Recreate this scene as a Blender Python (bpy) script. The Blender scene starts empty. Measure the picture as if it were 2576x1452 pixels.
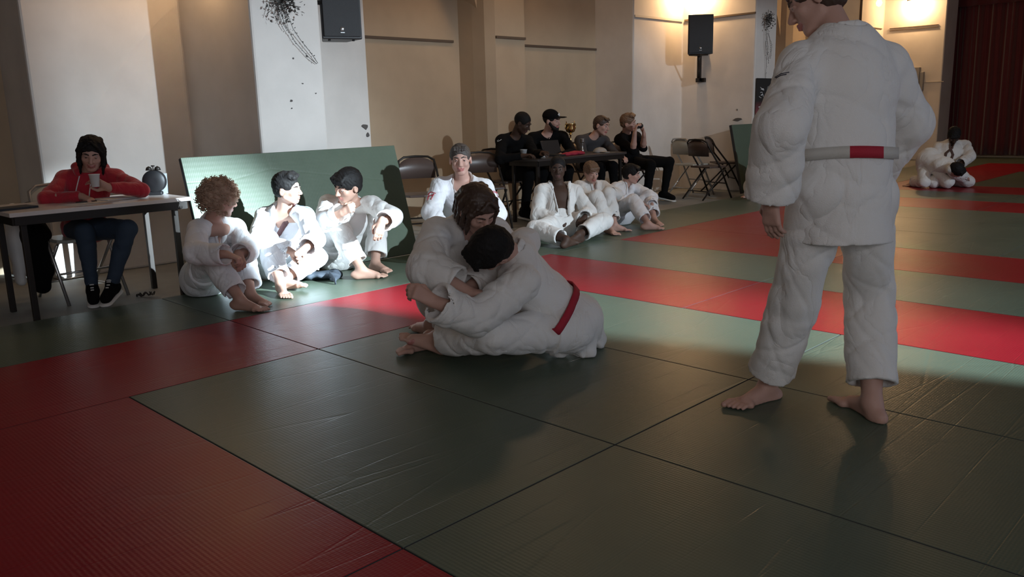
import bpy, bmesh, math, random
import numpy as np
from mathutils import Vector, Matrix
S=bpy.context.scene
C=S.collection
# ---------------- camera ----------------
cam_d=bpy.data.cameras.new('camera'); cam=bpy.data.objects.new('camera',cam_d); C.objects.link(cam)
cam_d.sensor_width=36.0; cam_d.lens=36.0*2075.33/2576; cam_d.clip_end=100
def _cam():
    y,p,r=-0.779123679,-0.210543751,-0.0261894771
    fwd=np.array([math.sin(y)*math.cos(p),math.cos(y)*math.cos(p),math.sin(p)])
    right=np.array([math.cos(y),-math.sin(y),0.]); up=np.cross(right,fwd)
    c,s=math.cos(r),math.sin(r)
    a=c*right+s*up; b=-s*right+c*up
    m=Matrix(((a[0],b[0],-fwd[0],3.76628667),(a[1],b[1],-fwd[1],-1.31326525),(a[2],b[2],-fwd[2],1.22289308),(0,0,0,1)))
    cam.matrix_world=m
_cam(); S.camera=cam
# ---------------- view, world ----------------
S.view_settings.view_transform='Standard'; S.view_settings.look='None'
S.view_settings.gamma=1.0; S.view_settings.exposure=0.0
try: S.view_settings.use_curve_mapping=False
except Exception: pass
W=bpy.data.worlds.new('world'); S.world=W; W.use_nodes=True
W.node_tree.nodes['Background'].inputs[0].default_value=(.55,.72,1.0,1)
W.node_tree.nodes['Background'].inputs[1].default_value=1.2
def lamp(kind,name,loc,energy,col,target=None,**kw):
    d=bpy.data.lights.new(name,kind); d.energy=energy; d.color=col
    for k,v in kw.items(): setattr(d,k,v)
    o=bpy.data.objects.new(name,d); C.objects.link(o); o.location=loc
    if target is not None:
        o.rotation_euler=(Vector(target)-Vector(loc)).to_track_quat('-Z','Y').to_euler()
    return o
BEAM=(11.4,5.11,4.1)
# low cold light coming in through the open doorway on the right
lamp('SPOT','door_beam_core',BEAM,80000,(.72,.89,1.0),(-1.5,1.50,.36),spot_size=math.radians(8.2),spot_blend=1.0,shadow_soft_size=.07)
lamp('SPOT','door_beam_wide',BEAM,6600,(.74,.89,1.0),(-2.0,2.6,.1),spot_size=math.radians(26),spot_blend=1.0,shadow_soft_size=.09)
lamp('SPOT','door_beam_floor',BEAM,15500,(.74,.91,1.0),(1.5,2.75,0),spot_size=math.radians(13),spot_blend=1.0,shadow_soft_size=.07)
lamp('SPOT','door_beam_spill',BEAM,2200,(.82,.92,1.0),(-3.2,7.6,.7),spot_size=math.radians(52),spot_blend=.8,shadow_soft_size=.09)
# added fill light near the right hand wall, for surfaces facing the camera
lamp('AREA','side_fill',(7.4,-3.2,2.3),78,(.95,.93,.96),(1,2.0,1.4),shape='RECTANGLE',size=2.2,size_y=1.4)
# ---------------- helpers ----------------
def V3(*a): return np.array(a if len(a)>1 else a[0],float)
def nrm(v): v=V3(v); n=np.linalg.norm(v); return v/n if n>1e-9 else v
def tag(o,label=None,cat=None,group=None,kind=None):
    if label: o['label']=label
    if cat: o['category']=cat
    if group: o['group']=group
    if kind: o['kind']=kind
    return o
def empty(name,loc,label,cat,group=None,rotz=0):
    o=bpy.data.objects.new(name,None); C.objects.link(o); o.location=loc; o.rotation_euler=(0,0,rotz); o.empty_display_size=.1
    return tag(o,label,cat,group)
def link(name,me,mats,parent=None,world=False):
    o=bpy.data.objects.new(name,me); C.objects.link(o)
    if not isinstance(mats,(list,tuple)): mats=[mats]
    for m in mats: me.materials.append(m)
    if parent is not None:
        o.parent=parent
        if world:
            pm=root_matrix(parent); o.matrix_parent_inverse=pm.inverted()
    return o
def root_matrix(o):
    m=Matrix.LocRotScale(o.location,o.rotation_euler,o.scale)
    if o.parent is not None: m=root_matrix(o.parent)@o.matrix_parent_inverse@m
    return m
class MB:
    """collects simple solids into ONE mesh"""
    def __init__(s): s.v=[]; s.f=[]; s.m=[]; s.sm=[]
    def add(s,vs,fs,mi=0,smooth=False):
        n=len(s.v); s.v+= [tuple(map(float,v)) for v in vs]; s.f+=[tuple(n+i for i in f) for f in fs]; s.m+=[mi]*len(fs); s.sm+=[smooth]*len(fs); return s
    def box(s,a,b,mi=0,R=None,o=(0,0,0)):
        x0,y0,z0=a;x1,y1,z1=b
        vs=[(x0,y0,z0),(x1,y0,z0),(x1,y1,z0),(x0,y1,z0),(x0,y0,z1),(x1,y0,z1),(x1,y1,z1),(x0,y1,z1)]
        if R is not None: vs=[tuple(R@Vector(v)+Vector(o)) for v in vs]
        return s.add(vs,[(0,3,2,1),(4,5,6,7),(0,1,5,4),(1,2,6,5),(2,3,7,6),(3,0,4,7)],mi)
    def prism(s,poly,z0,z1,mi=0):
        n=len(poly)
        a=sum(poly[i][0]*poly[(i+1)%n][1]-poly[(i+1)%n][0]*poly[i][1] for i in range(n))
        if a<0: poly=poly[::-1]
        vs=[(x,y,z0) for x,y in poly]+[(x,y,z1) for x,y in poly]
        return s.add(vs,[tuple(range(n))[::-1],tuple(range(n,2*n))]+[(i,(i+1)%n,n+(i+1)%n,n+i) for i in range(n)],mi)
    def tube(s,pts,r,n=8,mi=0,closed=False,flat=1.0):
        pts=[Vector(p) for p in pts]; m=len(pts); rs=r if isinstance(r,(list,tuple)) else [r]*m
        vs=[];fs=[]; pu=None
        for i,p in enumerate(pts):
            if closed: t=(pts[(i+1)%m]-pts[i-1])
            else: t=(pts[min(i+1,m-1)]-pts[max(i-1,0)])
            t.normalize()
            if pu is None:
                pu=Vector((0,0,1)) if abs(t.z)<.9 else Vector((1,0,0))
            u=(pu-t*pu.dot(t)); 
            if u.length<1e-4: u=t.orthogonal()
            u.normalize(); w=t.cross(u); pu=u
            for k in range(n):
                a=2*math.pi*k/n; vs.append(p+u*math.cos(a)*rs[i]+w*math.sin(a)*rs[i]*flat)
        for i in range(m if closed else m-1):
            j=(i+1)%m
            for k in range(n): fs.append((i*n+k,i*n+(k+1)%n,j*n+(k+1)%n,j*n+k))
        if not closed: fs.append(tuple(range(n))[::-1]); fs.append(tuple((m-1)*n+k for k in range(n)))
        return s.add(vs,fs,mi,True)
    def lathe(s,prof,c=(0,0,0),n=24,mi=0,cap=True):
        vs=[];fs=[]
        for r,z in prof:
            for k in range(n): a=2*math.pi*k/n; vs.append((c[0]+r*math.cos(a),c[1]+r*math.sin(a),c[2]+z))
        m=len(prof)
        for i in range(m-1):
            for k in range(n): fs.append((i*n+k,i*n+(k+1)%n,(i+1)*n+(k+1)%n,(i+1)*n+k))
        if cap: fs.append(tuple(range(n))[::-1]); fs.append(tuple((m-1)*n+k for k in range(n)))
        return s.add(vs,fs,mi,True)
    def build(s,name,mats,parent=None,bevel=0,world=False):
        me=bpy.data.meshes.new(name); me.from_pydata(s.v,[],s.f); me.update()
        me.polygons.foreach_set('material_index',s.m); me.polygons.foreach_set('use_smooth',s.sm)
        o=link(name,me,mats,parent,world)
        if bevel:
            b=o.modifiers.new('bevel','BEVEL'); b.width=bevel; b.segments=2; b.limit_method='ANGLE'
        return o
# ---------------- materials ----------------
_M={}
def mat(name,col,rough=.6,metal=0,bump=0,scale=20,noise=0,spec=.5,col2=None,kind='noise',emit=0,stretch=None,alpha=None,trans=0,sheen=0,detail=4,sss=0):
    if name in _M: return _M[name]
    m=bpy.data.materials.new(name); m.use_nodes=True; nt=m.node_tree; b=nt.nodes['Principled BSDF']
    b.inputs['Base Color'].default_value=(*col,1); b.inputs['Roughness'].default_value=rough; b.inputs['Metallic'].default_value=metal
    b.inputs['Specular IOR Level'].default_value=spec
    if sheen: b.inputs['Sheen Weight'].default_value=sheen
    if trans: b.inputs['Transmission Weight'].default_value=trans
    if sss:
        b.inputs['Subsurface Weight'].default_value=sss; b.inputs['Subsurface Radius'].default_value=(.012,.005,.003); b.inputs['Subsurface Scale'].default_value=1.0
    if emit: b.inputs['Emission Color'].default_value=(*col,1); b.inputs['Emission Strength'].default_value=emit
    if bump or noise:
        tc=nt.nodes.new('ShaderNodeTexCoord'); mp=nt.nodes.new('ShaderNodeMapping'); nt.links.new(tc.outputs['Object'],mp.inputs[0])
        if stretch: mp.inputs['Scale'].default_value=stretch
        n=nt.nodes.new('ShaderNodeTexNoise'); n.inputs['Scale'].default_value=scale; n.inputs['Detail'].default_value=detail
        nt.links.new(mp.outputs[0],n.inputs['Vector'])
        if bump:
            bp=nt.nodes.new('ShaderNodeBump'); bp.inputs['Strength'].default_value=bump; bp.inputs['Distance'].default_value=.004
            nt.links.new(n.outputs['Fac'],bp.inputs['Height']); nt.links.new(bp.outputs[0],b.inputs['Normal'])
        if noise:
            n2=nt.nodes.new('ShaderNodeTexNoise'); n2.inputs["Scale"].default_value=2.3; n2.inputs['Detail'].default_value=6
            nt.links.new(mp.outputs[0],n2.inputs['Vector'])
            cr=nt.nodes.new('ShaderNodeValToRGB'); c2=col2 or tuple(c*(1-noise) for c in col)
            cr.color_ramp.elements[0].position=.35; cr.color_ramp.elements[1].position=.65
            cr.color_ramp.elements[0].color=(*c2,1); cr.color_ramp.elements[1].color=(*col,1)
            nt.links.new(n2.outputs['Fac'],cr.inputs[0]); nt.links.new(cr.outputs[0],b.inputs['Base Color'])
    _M[name]=m; return m
def wrinkle(m,scale=5.0,dist=.03,st=.5):
    nt=m.node_tree; b=nt.nodes['Principled BSDF']; N=nt.nodes.new; Lk=nt.links.new
    tc=N('ShaderNodeTexCoord'); mp=N('ShaderNodeMapping'); mp.inputs['Scale'].default_value=(1,1,.6); mp.inputs['Rotation'].default_value=(.4,.3,.5); Lk(tc.outputs['Object'],mp.inputs[0])
    no=N('ShaderNodeTexNoise'); no.inputs['Scale'].default_value=scale; no.inputs['Detail'].default_value=3; no.inputs['Distortion'].default_value=.9; Lk(mp.outputs[0],no.inputs['Vector'])
    a=N('ShaderNodeMath'); a.operation='SUBTRACT'; a.inputs[1].default_value=.5; Lk(no.outputs['Fac'],a.inputs[0])
    c=N('ShaderNodeMath'); c.operation='ABSOLUTE'; Lk(a.outputs[0],c.inputs[0])
    d=N('ShaderNodeMath'); d.operation='POWER'; d.inputs[1].default_value=.6; Lk(c.outputs[0],d.inputs[0])
    bp=N('ShaderNodeBump'); bp.inputs['Strength'].default_value=st; bp.inputs['Distance'].default_value=dist; Lk(d.outputs[0],bp.inputs['Height'])
    old=b.inputs['Normal'].links
    if old: Lk(old[0].from_socket,bp.inputs['Normal'])
    Lk(bp.outputs[0],b.inputs['Normal']); return m
# ---------------- implicit surface modeller ----------------
class SDF:
    def __init__(s,floor=None,noise=None): s.P=[]; s.floor=floor; s.noise=noise
    def cone(s,a,b,r1,r2,k=.02,sq=None,f=1.0,fold=None,cut=0,op=0):
        a=V3(a);b=V3(b); s.P.append(('c',a,b,r1,r2,k,None if sq is None else nrm(sq),f,fold,cut,op)); return s
    def chain(s,pts,rs,k=.01,**kw):
        for i in range(len(pts)-1): s.cone(pts[i],pts[i+1],rs[i],rs[i+1],k,**kw)
        return s
    def ell(s,c,rad,R=None,k=.02,op=0):
        s.P.append(('e',V3(c),V3(rad),np.eye(3) if R is None else np.array(R,float),0,k,None,0,None,0,op)); return s
    def box(s,c,h,R=None,r=.01,k=.01,op=0):
        s.P.append(('b',V3(c),V3(h),np.eye(3) if R is None else np.array(R,float),r,k,None,0,None,0,op)); return s
    def prim(s,p,P):
        t=p[0]
        if t=='c':
            _,a,b,r1,r2,k,sq,f,fold,cut,op=p
            ba=b-a; L2=ba@ba+1e-12; q=P-a; h0=(q@ba)/L2; h=np.clip(h0,0,1)
            q=q-h[...,None]*ba
            r=r1+(r2-r1)*h
            ln=np.sqrt((q*q).sum(-1)+1e-12)
            if fold is not None:
                amp,fr,ph,tw=fold; L=math.sqrt(L2)
                w=ba/L; u=np.cross(w,[.3,.5,.8]); u/=np.linalg.norm(u); v=np.cross(w,u)
                th=np.arctan2(q@v,q@u)
                a1=6.283*fr*L*h; r=r+amp*(.7*np.sin(2*th+.30*a1+ph)+.45*np.sin(th-.8*a1+1.5*np.sin(.3*a1+ph)+ph*2)-1.3*(1-np.abs(np.sin(.5*(th*2-.62*a1+1.2*np.sin(.4*a1)+ph*1.7))))**5-1.0*(1-np.abs(np.sin(.5*(th*3+.45*a1+ph*2.3))))**6)
            if sq is not None:
                qs=q@sq; l2=np.sqrt(np.maximum(ln*ln-qs*qs+(qs*f)**2,1e-12)); d=(l2-r)*ln/l2
            else: d=ln-r
            if cut:
                L=math.sqrt(L2)
                if cut&1: d=np.maximum(d,(h0-1)*L)
                if cut&2: d=np.maximum(d,-h0*L)
            return d
        if t=='e':
            _,c,rad,R=p[:4]; q=(P-c)@R
            k0=np.sqrt(((q/rad)**2).sum(-1)+1e-12); k1=np.sqrt(((q/(rad*rad))**2).sum(-1)+1e-12)
            return k0*(k0-1)/k1
        _,c,h,R,r=p[:5]; q=np.abs((P-c)@R)-(h-r)
        return np.sqrt((np.maximum(q,0)**2).sum(-1))+np.minimum(q.max(-1),0)-r
    def aabb(s,p):
        if p[0]=='c':
            m=max(p[3],p[4])+(p[8][0]*1.6 if p[8] else 0)
            return np.minimum(p[1],p[2])-m,np.maximum(p[1],p[2])+m
        e=np.abs(p[3])@p[2]; return p[1]-e,p[1]+e
    def comb(s,D,d,k,op):
        if op==1:
            d=-d; h=np.maximum(k-np.abs(D-d),0)/k; return np.maximum(D,d)+h*h*k*.25
        h=np.maximum(k-np.abs(D-d),0)/k; return np.minimum(D,d)-h*h*k*.25
    def post(s,D,P):
        if s.noise:
            a,fq,sd=s.noise[:3]
            x,y,z=P[...,0]*fq+sd,P[...,1]*fq+sd*1.7,P[...,2]*fq-sd
            if len(s.noise)>3:   # cloth: soft swells and sharp creases
                w1=.8*x+.5*y+.9*z+1.4*np.sin(.55*y-.4*z+sd); w2=-.7*x+.8*y+.6*z+1.3*np.sin(.5*x+.45*z); w3=.9*z-.35*x+.3*y+1.6*np.sin(.4*x+.5*y+1)
                m1=.5+.5*np.sin(.31*x+.27*y-.38*z+sd); m2=1-m1
                D=D-a*(.5*np.sin(w1*.5)*np.sin(w2*.45+1)-m1*(1-np.abs(np.sin(w1*.6)))**5-m2*(1-np.abs(np.sin(w2*.62)))**5-.7*(1-np.abs(np.sin(w3*.8)))**6*m1)
            else: D=D-a*(np.sin(x+1.7*np.sin(y*.9+z))*np.sin(y*1.1+1.3*np.sin(z*1.2))+.5*np.sin(2.3*z+2*np.sin(1.9*x)+y*1.5))
        if s.floor is not None: D=np.maximum(D,s.floor-P[...,2])
        return D
    def __call__(s,P):
        P=np.asarray(P,float); D=np.full(P.shape[:-1],9.)
        for p in s.P: D=s.comb(D,s.prim(p,P),p[5],p[10])
        return s.post(D,P)
    def grad(s,P,e=.002):
        g=np.stack([s(P+np.eye(3)[i]*e)-s(P-np.eye(3)[i]*e) for i in range(3)],-1)
        return g/(np.linalg.norm(g,axis=-1,keepdims=True)+1e-9)
    def snap(s,P,off=0.,it=4):
        P=np.asarray(P,float)
        for _ in range(it): P=P-(s(P)-off)[...,None]*s.grad(P)
        return P
    def mesh(s,res,B=8):
        bbs=[s.aabb(p) for p in s.P if p[10]==0]
        pad=.03
        lo=np.min([b[0] for b in bbs],0)-pad; hi=np.max([b[1] for b in bbs],0)+pad
        h=res*B; nb=np.ceil((hi-lo)/h).astype(int)+1
        cand=np.zeros(nb,bool)
        for a,b in bbs:
            i0=np.maximum(((a-pad-lo)/h).astype(int),0); i1=np.minimum(((b+pad-lo)/h).astype(int)+1,nb)
            cand[i0[0]:i1[0],i0[1]:i1[1],i0[2]:i1[2]]=True
        bi=np.argwhere(cand); cen=lo+(bi+.5)*h
        pd=[s.prim(p,cen) for p in s.P]
        D=np.full(len(bi),9.)
        for p,d in zip(s.P,pd): D=s.comb(D,d,p[5],p[10])
        D=s.post(D,cen)
        hd=.87*h; am=(s.noise[0]*1.6 if s.noise else 0)
        act=np.abs(D)<hd*1.7+am+.006
        bi=bi[act]; D0=D[act]; pd=[d[act] for d in pd]; n=len(bi)
        g=np.arange(B+1)*res; off=np.stack(np.meshgrid(g,g,g,indexing='ij'),-1).reshape(-1,3)
        base=lo+bi*h
        F=np.full((n,(B+1)**3),9.)
        for p,d in zip(s.P,pd):
            if p[10]==1: m=d<hd*1.7+p[5]
            else: m=d<np.maximum(D0,0)+2*hd*1.6+p[5]+am
            if not m.any(): continue
            P=base[m][:,None,:]+off[None]
            F[m]=s.comb(F[m],s.prim(p,P),p[5],p[10])
        F=s.post(F,base[:,None,:]+off[None])
        F=F.reshape(n,B+1,B+1,B+1)
        sg=F<0
        cs=sg[:,:-1,:-1,:-1].astype(np.int8)
        for dx in (0,1):
            for dy in (0,1):
                for dz in (0,1):
                    if dx+dy+dz: cs=cs+sg[:,dx:B+dx,dy:B+dy,dz:B+dz]
        ac=np.argwhere((cs>0)&(cs<8))
        b,i,j,k=ac.T
        cor=[(dx,dy,dz) for dx in (0,1) for dy in (0,1) for dz in (0,1)]
        vals=np.stack([F[b,i+c[0],j+c[1],k+c[2]] for c in cor],1)
        acc=np.zeros((len(ac),3)); cnt=np.zeros(len(ac))
        for e0 in range(8):
            for ax in range(3):
                c0=cor[e0]
                if c0[ax]: continue
                c1=list(c0); c1[ax]=1; e1=c1[0]*4+c1[1]*2+c1[2]
                v0=vals[:,e0];v1=vals[:,e1]; m=(v0<0)!=(v1<0)
                t=np.where(m,v0/np.where(m,v0-v1,1),0)
                pt=np.tile(V3(c0),(len(ac),1)); pt[:,ax]=t
                acc+=pt*m[:,None]; cnt+=m
        vp=lo+(bi[b]*B+np.stack([i,j,k],1)+acc/cnt[:,None])*res
        G=bi[b]*B+np.stack([i,j,k],1)
        N=nb*B+2
        gid=(G[:,0]*N[1]+G[:,1])*N[2]+G[:,2]
        o=np.argsort(gid); gs=gid[o]
        quads=[]
        st=[N[1]*N[2],N[2],1]
        for ax in range(3):
            e1=[4,2,1][ax]
            s0=vals[:,0]<0; s1=vals[:,e1]<0; m=np.where(s0!=s1)[0]
            if not len(m): continue
            bx,cx_=(ax+1)%3,(ax+2)%3
            ids=[gid[m],gid[m]-st[bx],gid[m]-st[bx]-st[cx_],gid[m]-st[cx_]]
            ix=[];ok=np.ones(len(m),bool)
            for q in ids:
                w=np.searchsorted(gs,q); w=np.minimum(w,len(gs)-1); ok&=gs[w]==q; ix.append(o[w])
            Q=np.stack(ix,1)[ok]; flip=~s0[m][ok]
            Q[flip]=Q[flip][:,::-1]
            quads.append(Q)
        return vp,(np.concatenate(quads) if quads else np.zeros((0,4),int))
def npmesh(name,vp,Q,mi=None,relax=1):
    n=len(vp)
    for _ in range(relax):
        acc=np.zeros((n,3));cn=np.zeros(n)
        for a in range(4):
            x=Q[:,a]; y=Q[:,(a+1)%4]
            for c in range(3):
                acc[:,c]+=np.bincount(x,vp[y,c],n)+np.bincount(y,vp[x,c],n)
            cn+=np.bincount(x,minlength=n)+np.bincount(y,minlength=n)
        vp=vp*.5+.5*acc/np.maximum(cn,1)[:,None]
    me=bpy.data.meshes.new(name)
    me.vertices.add(n); me.vertices.foreach_set('co',vp.ravel())
    me.loops.add(Q.size); me.loops.foreach_set('vertex_index',Q.ravel().astype(np.int32))
    me.polygons.add(len(Q)); me.polygons.foreach_set('loop_start',np.arange(0,Q.size,4,dtype=np.int32))
    try: me.polygons.foreach_set('loop_total',np.full(len(Q),4,np.int32))
    except Exception: pass
    me.polygons.foreach_set('use_smooth',np.ones(len(Q),bool))
    if mi is not None: me.polygons.foreach_set('material_index',mi.astype(np.int32))
    me.update(calc_edges=True)
    return me
def sdfobj(name,sd,res,mats,parent,matfn=None,relax=1):
    vp,Q=sd.mesh(res)
    mi=matfn(vp[Q].mean(1)) if matfn is not None else None
    if parent is not None:
        inv=np.array(root_matrix(parent).inverted()); loc=vp@inv[:3,:3].T+inv[:3,3]
    else: loc=vp
    return link(name,npmesh(name,loc,Q,mi,relax),mats,parent)
# ---------------- people ----------------
SKIN={'light':mat('skin_light',(.50,.30,.24),.6,bump=.15,scale=180,sss=.05),'tan':mat('skin_tan',(.44,.26,.195),.6,bump=.15,scale=180,sss=.05),
      'dark':mat('skin_dark',(.060,.032,.022),.62,spec=.3,bump=.15,scale=180)}
LIP={'light':mat('lips_light',(.42,.16,.14),.45),'tan':mat('lips_tan',(.36,.14,.11),.45),'dark':mat('lips_dark',(.10,.045,.04),.45)}
HAIRM={'black':mat('hair_black',(.010,.009,.009),.7,spec=.2,bump=.8,scale=120,stretch=(1,1,.25)),'brown':mat('hair_brown',(.055,.032,.022),.5,bump=.8,scale=120,stretch=(1,1,.25)),
       'fair':mat('hair_fair',(.15,.085,.05),.55,bump=.8,scale=120,stretch=(1,1,.25)),'grey':mat('hair_greying',(.06,.048,.042),.6,bump=.8,scale=160),
       'curl':mat('hair_curls',(.40,.27,.19),.6,bump=.5,scale=90)}
GI=mat('cotton_gi',(.74,.73,.71),.85,bump=.45,scale=260,sheen=.2)
GIW=mat('cotton_gi_white',(.80,.81,.84),.85,bump=.45,scale=260,sheen=.2)
EYE=mat('eye_white',(.30,.27,.26),.3); IRIS=mat('eye_iris',(.02,.012,.01),.2)
BLACKCL=mat('black_cloth',(.0045,.0045,.005),.95,bump=.3,scale=120,spec=.15); GREYCL=mat('dark_grey_wool',(.045,.042,.045),.9,bump=.4,scale=140)
REDCL=mat('red_fleece',(.42,.012,.03),.85,bump=.3,scale=150,sheen=.3); JEAN=mat('blue_denim',(.030,.050,.085),.8,bump=.4,scale=200)
REDBELT=mat('red_belt',(.36,.012,.03),.8,bump=.3,scale=200); BLACKBELT=mat('black_belt',(.012,.010,.010),.75,bump=.3,scale=200)
for _m in (GI,GIW,REDCL): wrinkle(_m)
BROWNLAP=mat('brown_lapel_lining',(.10,.045,.045),.85); BLUEST=mat('blue_stripe',(.05,.12,.22),.8); RUBBER=mat('white_rubber',(.7,.7,.68),.6)
WHITEBELT=mat('white_belt',(.50,.48,.44),.85,bump=.3,scale=200); BROWNBELT=mat('brown_belt',(.09,.05,.04),.8,bump=.3,scale=200); WHITECL=mat('white_cotton',(.75,.75,.75),.85); TAUPE=mat('taupe_lining',(.42,.35,.32),.85,bump=.3,scale=200)
def rot_from(x,y,z): return np.stack([nrm(x),nrm(y),nrm(z)],1)
def head_parts(B,c,R,s,smile=False,beard=False):
    f=lambda x,y,z:c+R@V3(x,y,z)*s
    B.ell(f(0,-.012,.028),V3(.077,.097,.088)*s,R,.02)
    B.ell(f(0,.022,-.035),V3(.063,.068,.078)*s,R,.02)
    B.cone(f(0,.015,-.060),f(0,.062,-.098),.046*s,.022*s,.02*s)
    for x in (-1,1):
        B.cone(f(.048*x,.0,-.055),f(.018*x,.062,-.098),.02*s,.016*s,.015*s)
        B.ell(f(.040*x,.062,-.026),V3(.022,.020,.020)*s,R,.018*s)
        B.cone(f(.012*x,.084,.020),f(.046*x,.070,.021),.0095*s,.008*s,.012*s)
    for x in (-1,1):
        B.ell(f(.031*x,.098,.0),V3(.019,.018,.013)*s,R,.010*s,op=1)
    for x in (-1,1):
        B.chain([f(.015*x,.085,.003),f(.030*x,.0905,.0065),f(.046*x,.079,.002)],[.0045*s]*3,.003)
        B.chain([f(.015*x,.084,-.005),f(.030*x,.0880,-.0085),f(.046*x,.077,-.004)],[.004*s]*3,.003)
    B.cone(f(0,.086,.012),f(0,.110,-.034),.0075*s,.0125*s,.012*s)
    for x in (-1,1): B.ell(f(.0115*x,.098,-.039),V3(.0085,.010,.008)*s,R,.006*s)
    w=.028 if smile else .022; up=.006 if smile else 0
    B.chain([f(-w,.078,-.066+up),f(-.010,.092,-.063),f(0,.093,-.065),f(.010,.092,-.063),f(w,.078,-.066+up)],[.003*s,.0055*s,.005*s,.0055*s,.003*s],.004)
    B.chain([f(-w*.9,.079,-.070+up),f(0,.091,-.077),f(w*.9,.079,-.070+up)],[.003*s,.0065*s,.003*s],.004)
    if smile:
        for x in (-1,1): B.ell(f(.036*x,.070,-.034),V3(.019,.018,.016)*s,R,.012*s)
    for x in (-1,1):
        Re=R@rot_from((1,0,0),(0,1,0),(0,0,1))
        B.ell(f(.080*x,-.008,-.012),V3(.009,.019,.031)*s,R,.008*s)
        B.ell(f(.088*x,-.002,-.008),V3(.006,.011,.018)*s,R,.004*s,op=1)
def hand_parts(B,w,d,n,side,s,curl=.5,spread=.0,thumb=.5,point=False):
    """w wrist, d towards the fingers, n the way the palm faces, side +1 left hand / -1 right hand"""
    d=nrm(d); n=nrm(V3(n)-d*(V3(n)@d)); t=nrm(np.cross(n,d))*side   # t: towards the thumb
    q=lambda a,b,c_:w+(d*a+t*b+n*c_)*s
    for b0 in (-.028,-.009,.010,.026):
        B.cone(q(.0,b0*.55,0),q(.088 if b0<.02 else .082,b0,0),.014*s,.0115*s,.012*s,sq=n,f=1.1)
    B.cone(w-d*.02*s,q(.03,0,0),.024*s,.026*s,.015*s,sq=n,f=1.45)
    L=[(.026,.072),(.009,.080),(-.010,.074),(-.028,.058)]
    for i,(b0,l) in enumerate(L):
        cu=curl*(1+.12*i) if not (point and i==0) else .08
        a0=cu*.9; p0=q(.085,b0,0)
        seg=[l*.45,l*.32,l*.25]; ang=0; p=p0; r=[.0092,.0086,.0078,.0070]
        sd=d+t*(b0*spread*8); sd=nrm(sd)
        for j in range(3):
            ang+=a0*(1.0 if j==0 else 1.1 if j==1 else .6)
            v=sd*math.cos(ang)+n*math.sin(ang)
            p2=p+v*seg[j]*s; B.cone(p,p2,r[j]*s,r[j+1]*s,.0035*s); p=p2
    p0=q(.018,.022,.006); p1=q(.050,.050,.010+.02*thumb); p2=q(.078,.056-.02*thumb,.016+.03*thumb); p3=q(.100,.052-.03*thumb,.018+.04*thumb)
    B.chain([p0,p1,p2,p3],[.015*s,.0115*s,.010*s,.0085*s],.006*s)
def foot_parts(B,a,t,s,side,up=None):
    """a ankle joint, t toe point"""
    up=V3(0,0,1) if up is None else nrm(up)
    d=nrm(V3(t)-a); 
    d=nrm(V3(t)-(a-up*.055*s)); r=nrm(np.cross(d,up)); up=nrm(np.cross(r,d))
    q=lambda f_,x,z:a+(d*f_+r*x+up*z)*s
    B.ell(q(-.045,0,-.045),V3(.030,.040,.032)*s,rot_from(r,d,up),.02*s)
    B.cone(a,q(-.02,0,-.03),.034*s,.033*s,.02*s)
    B.cone(q(.0,0,-.012),q(.12,.0,-.052),.032*s,.024*s,.02*s)
    B.cone(q(-.03,0,-.055),q(.12,.01*side,-.060),.026*s,.020*s,.02*s)
    B.cone(q(.125,-.030,-.060),q(.125,.030,-.060),.017*s,.017*s,.015*s)
    for i,(x,l,rr) in enumerate([(-.034,.068,.013),(-.014,.064,.0095),(.003,.058,.009),(.019,.050,.0085),(.034,.040,.008)]):
        x=x*side; B.chain([q(.13,x,-.060),q(.13+l*.55,x*1.05,-.058),q(.13+l,x*1.05,-.067)],[rr*s*1.05,rr*s,rr*s*.9],.004*s)
def shoe_parts(B,Sl,a,t,s,side):
    up=V3(0,0,1); d=V3(t)-a; d[2]*=.3; d=nrm(d); r=nrm(np.cross(d,up)); up=nrm(np.cross(r,d))
    q=lambda f_,x,z:a+(d*f_+r*x+up*z)*s
    B.cone(q(-.04,0,-.03),q(.15,0,-.045),.045*s,.036*s,.02,sq=r,f=1.0)
    B.cone(q(0,0,.02),q(-.01,0,-.03),.042*s,.042*s,.02); B.cone(q(.02,0,-.01),q(.13,0,-.04),.038*s,.034*s,.02)
    Sl.cone(q(-.045,0,-.082),q(.155,0,-.082),.05*s,.047*s,.01,sq=up,f=3.2)
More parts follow.
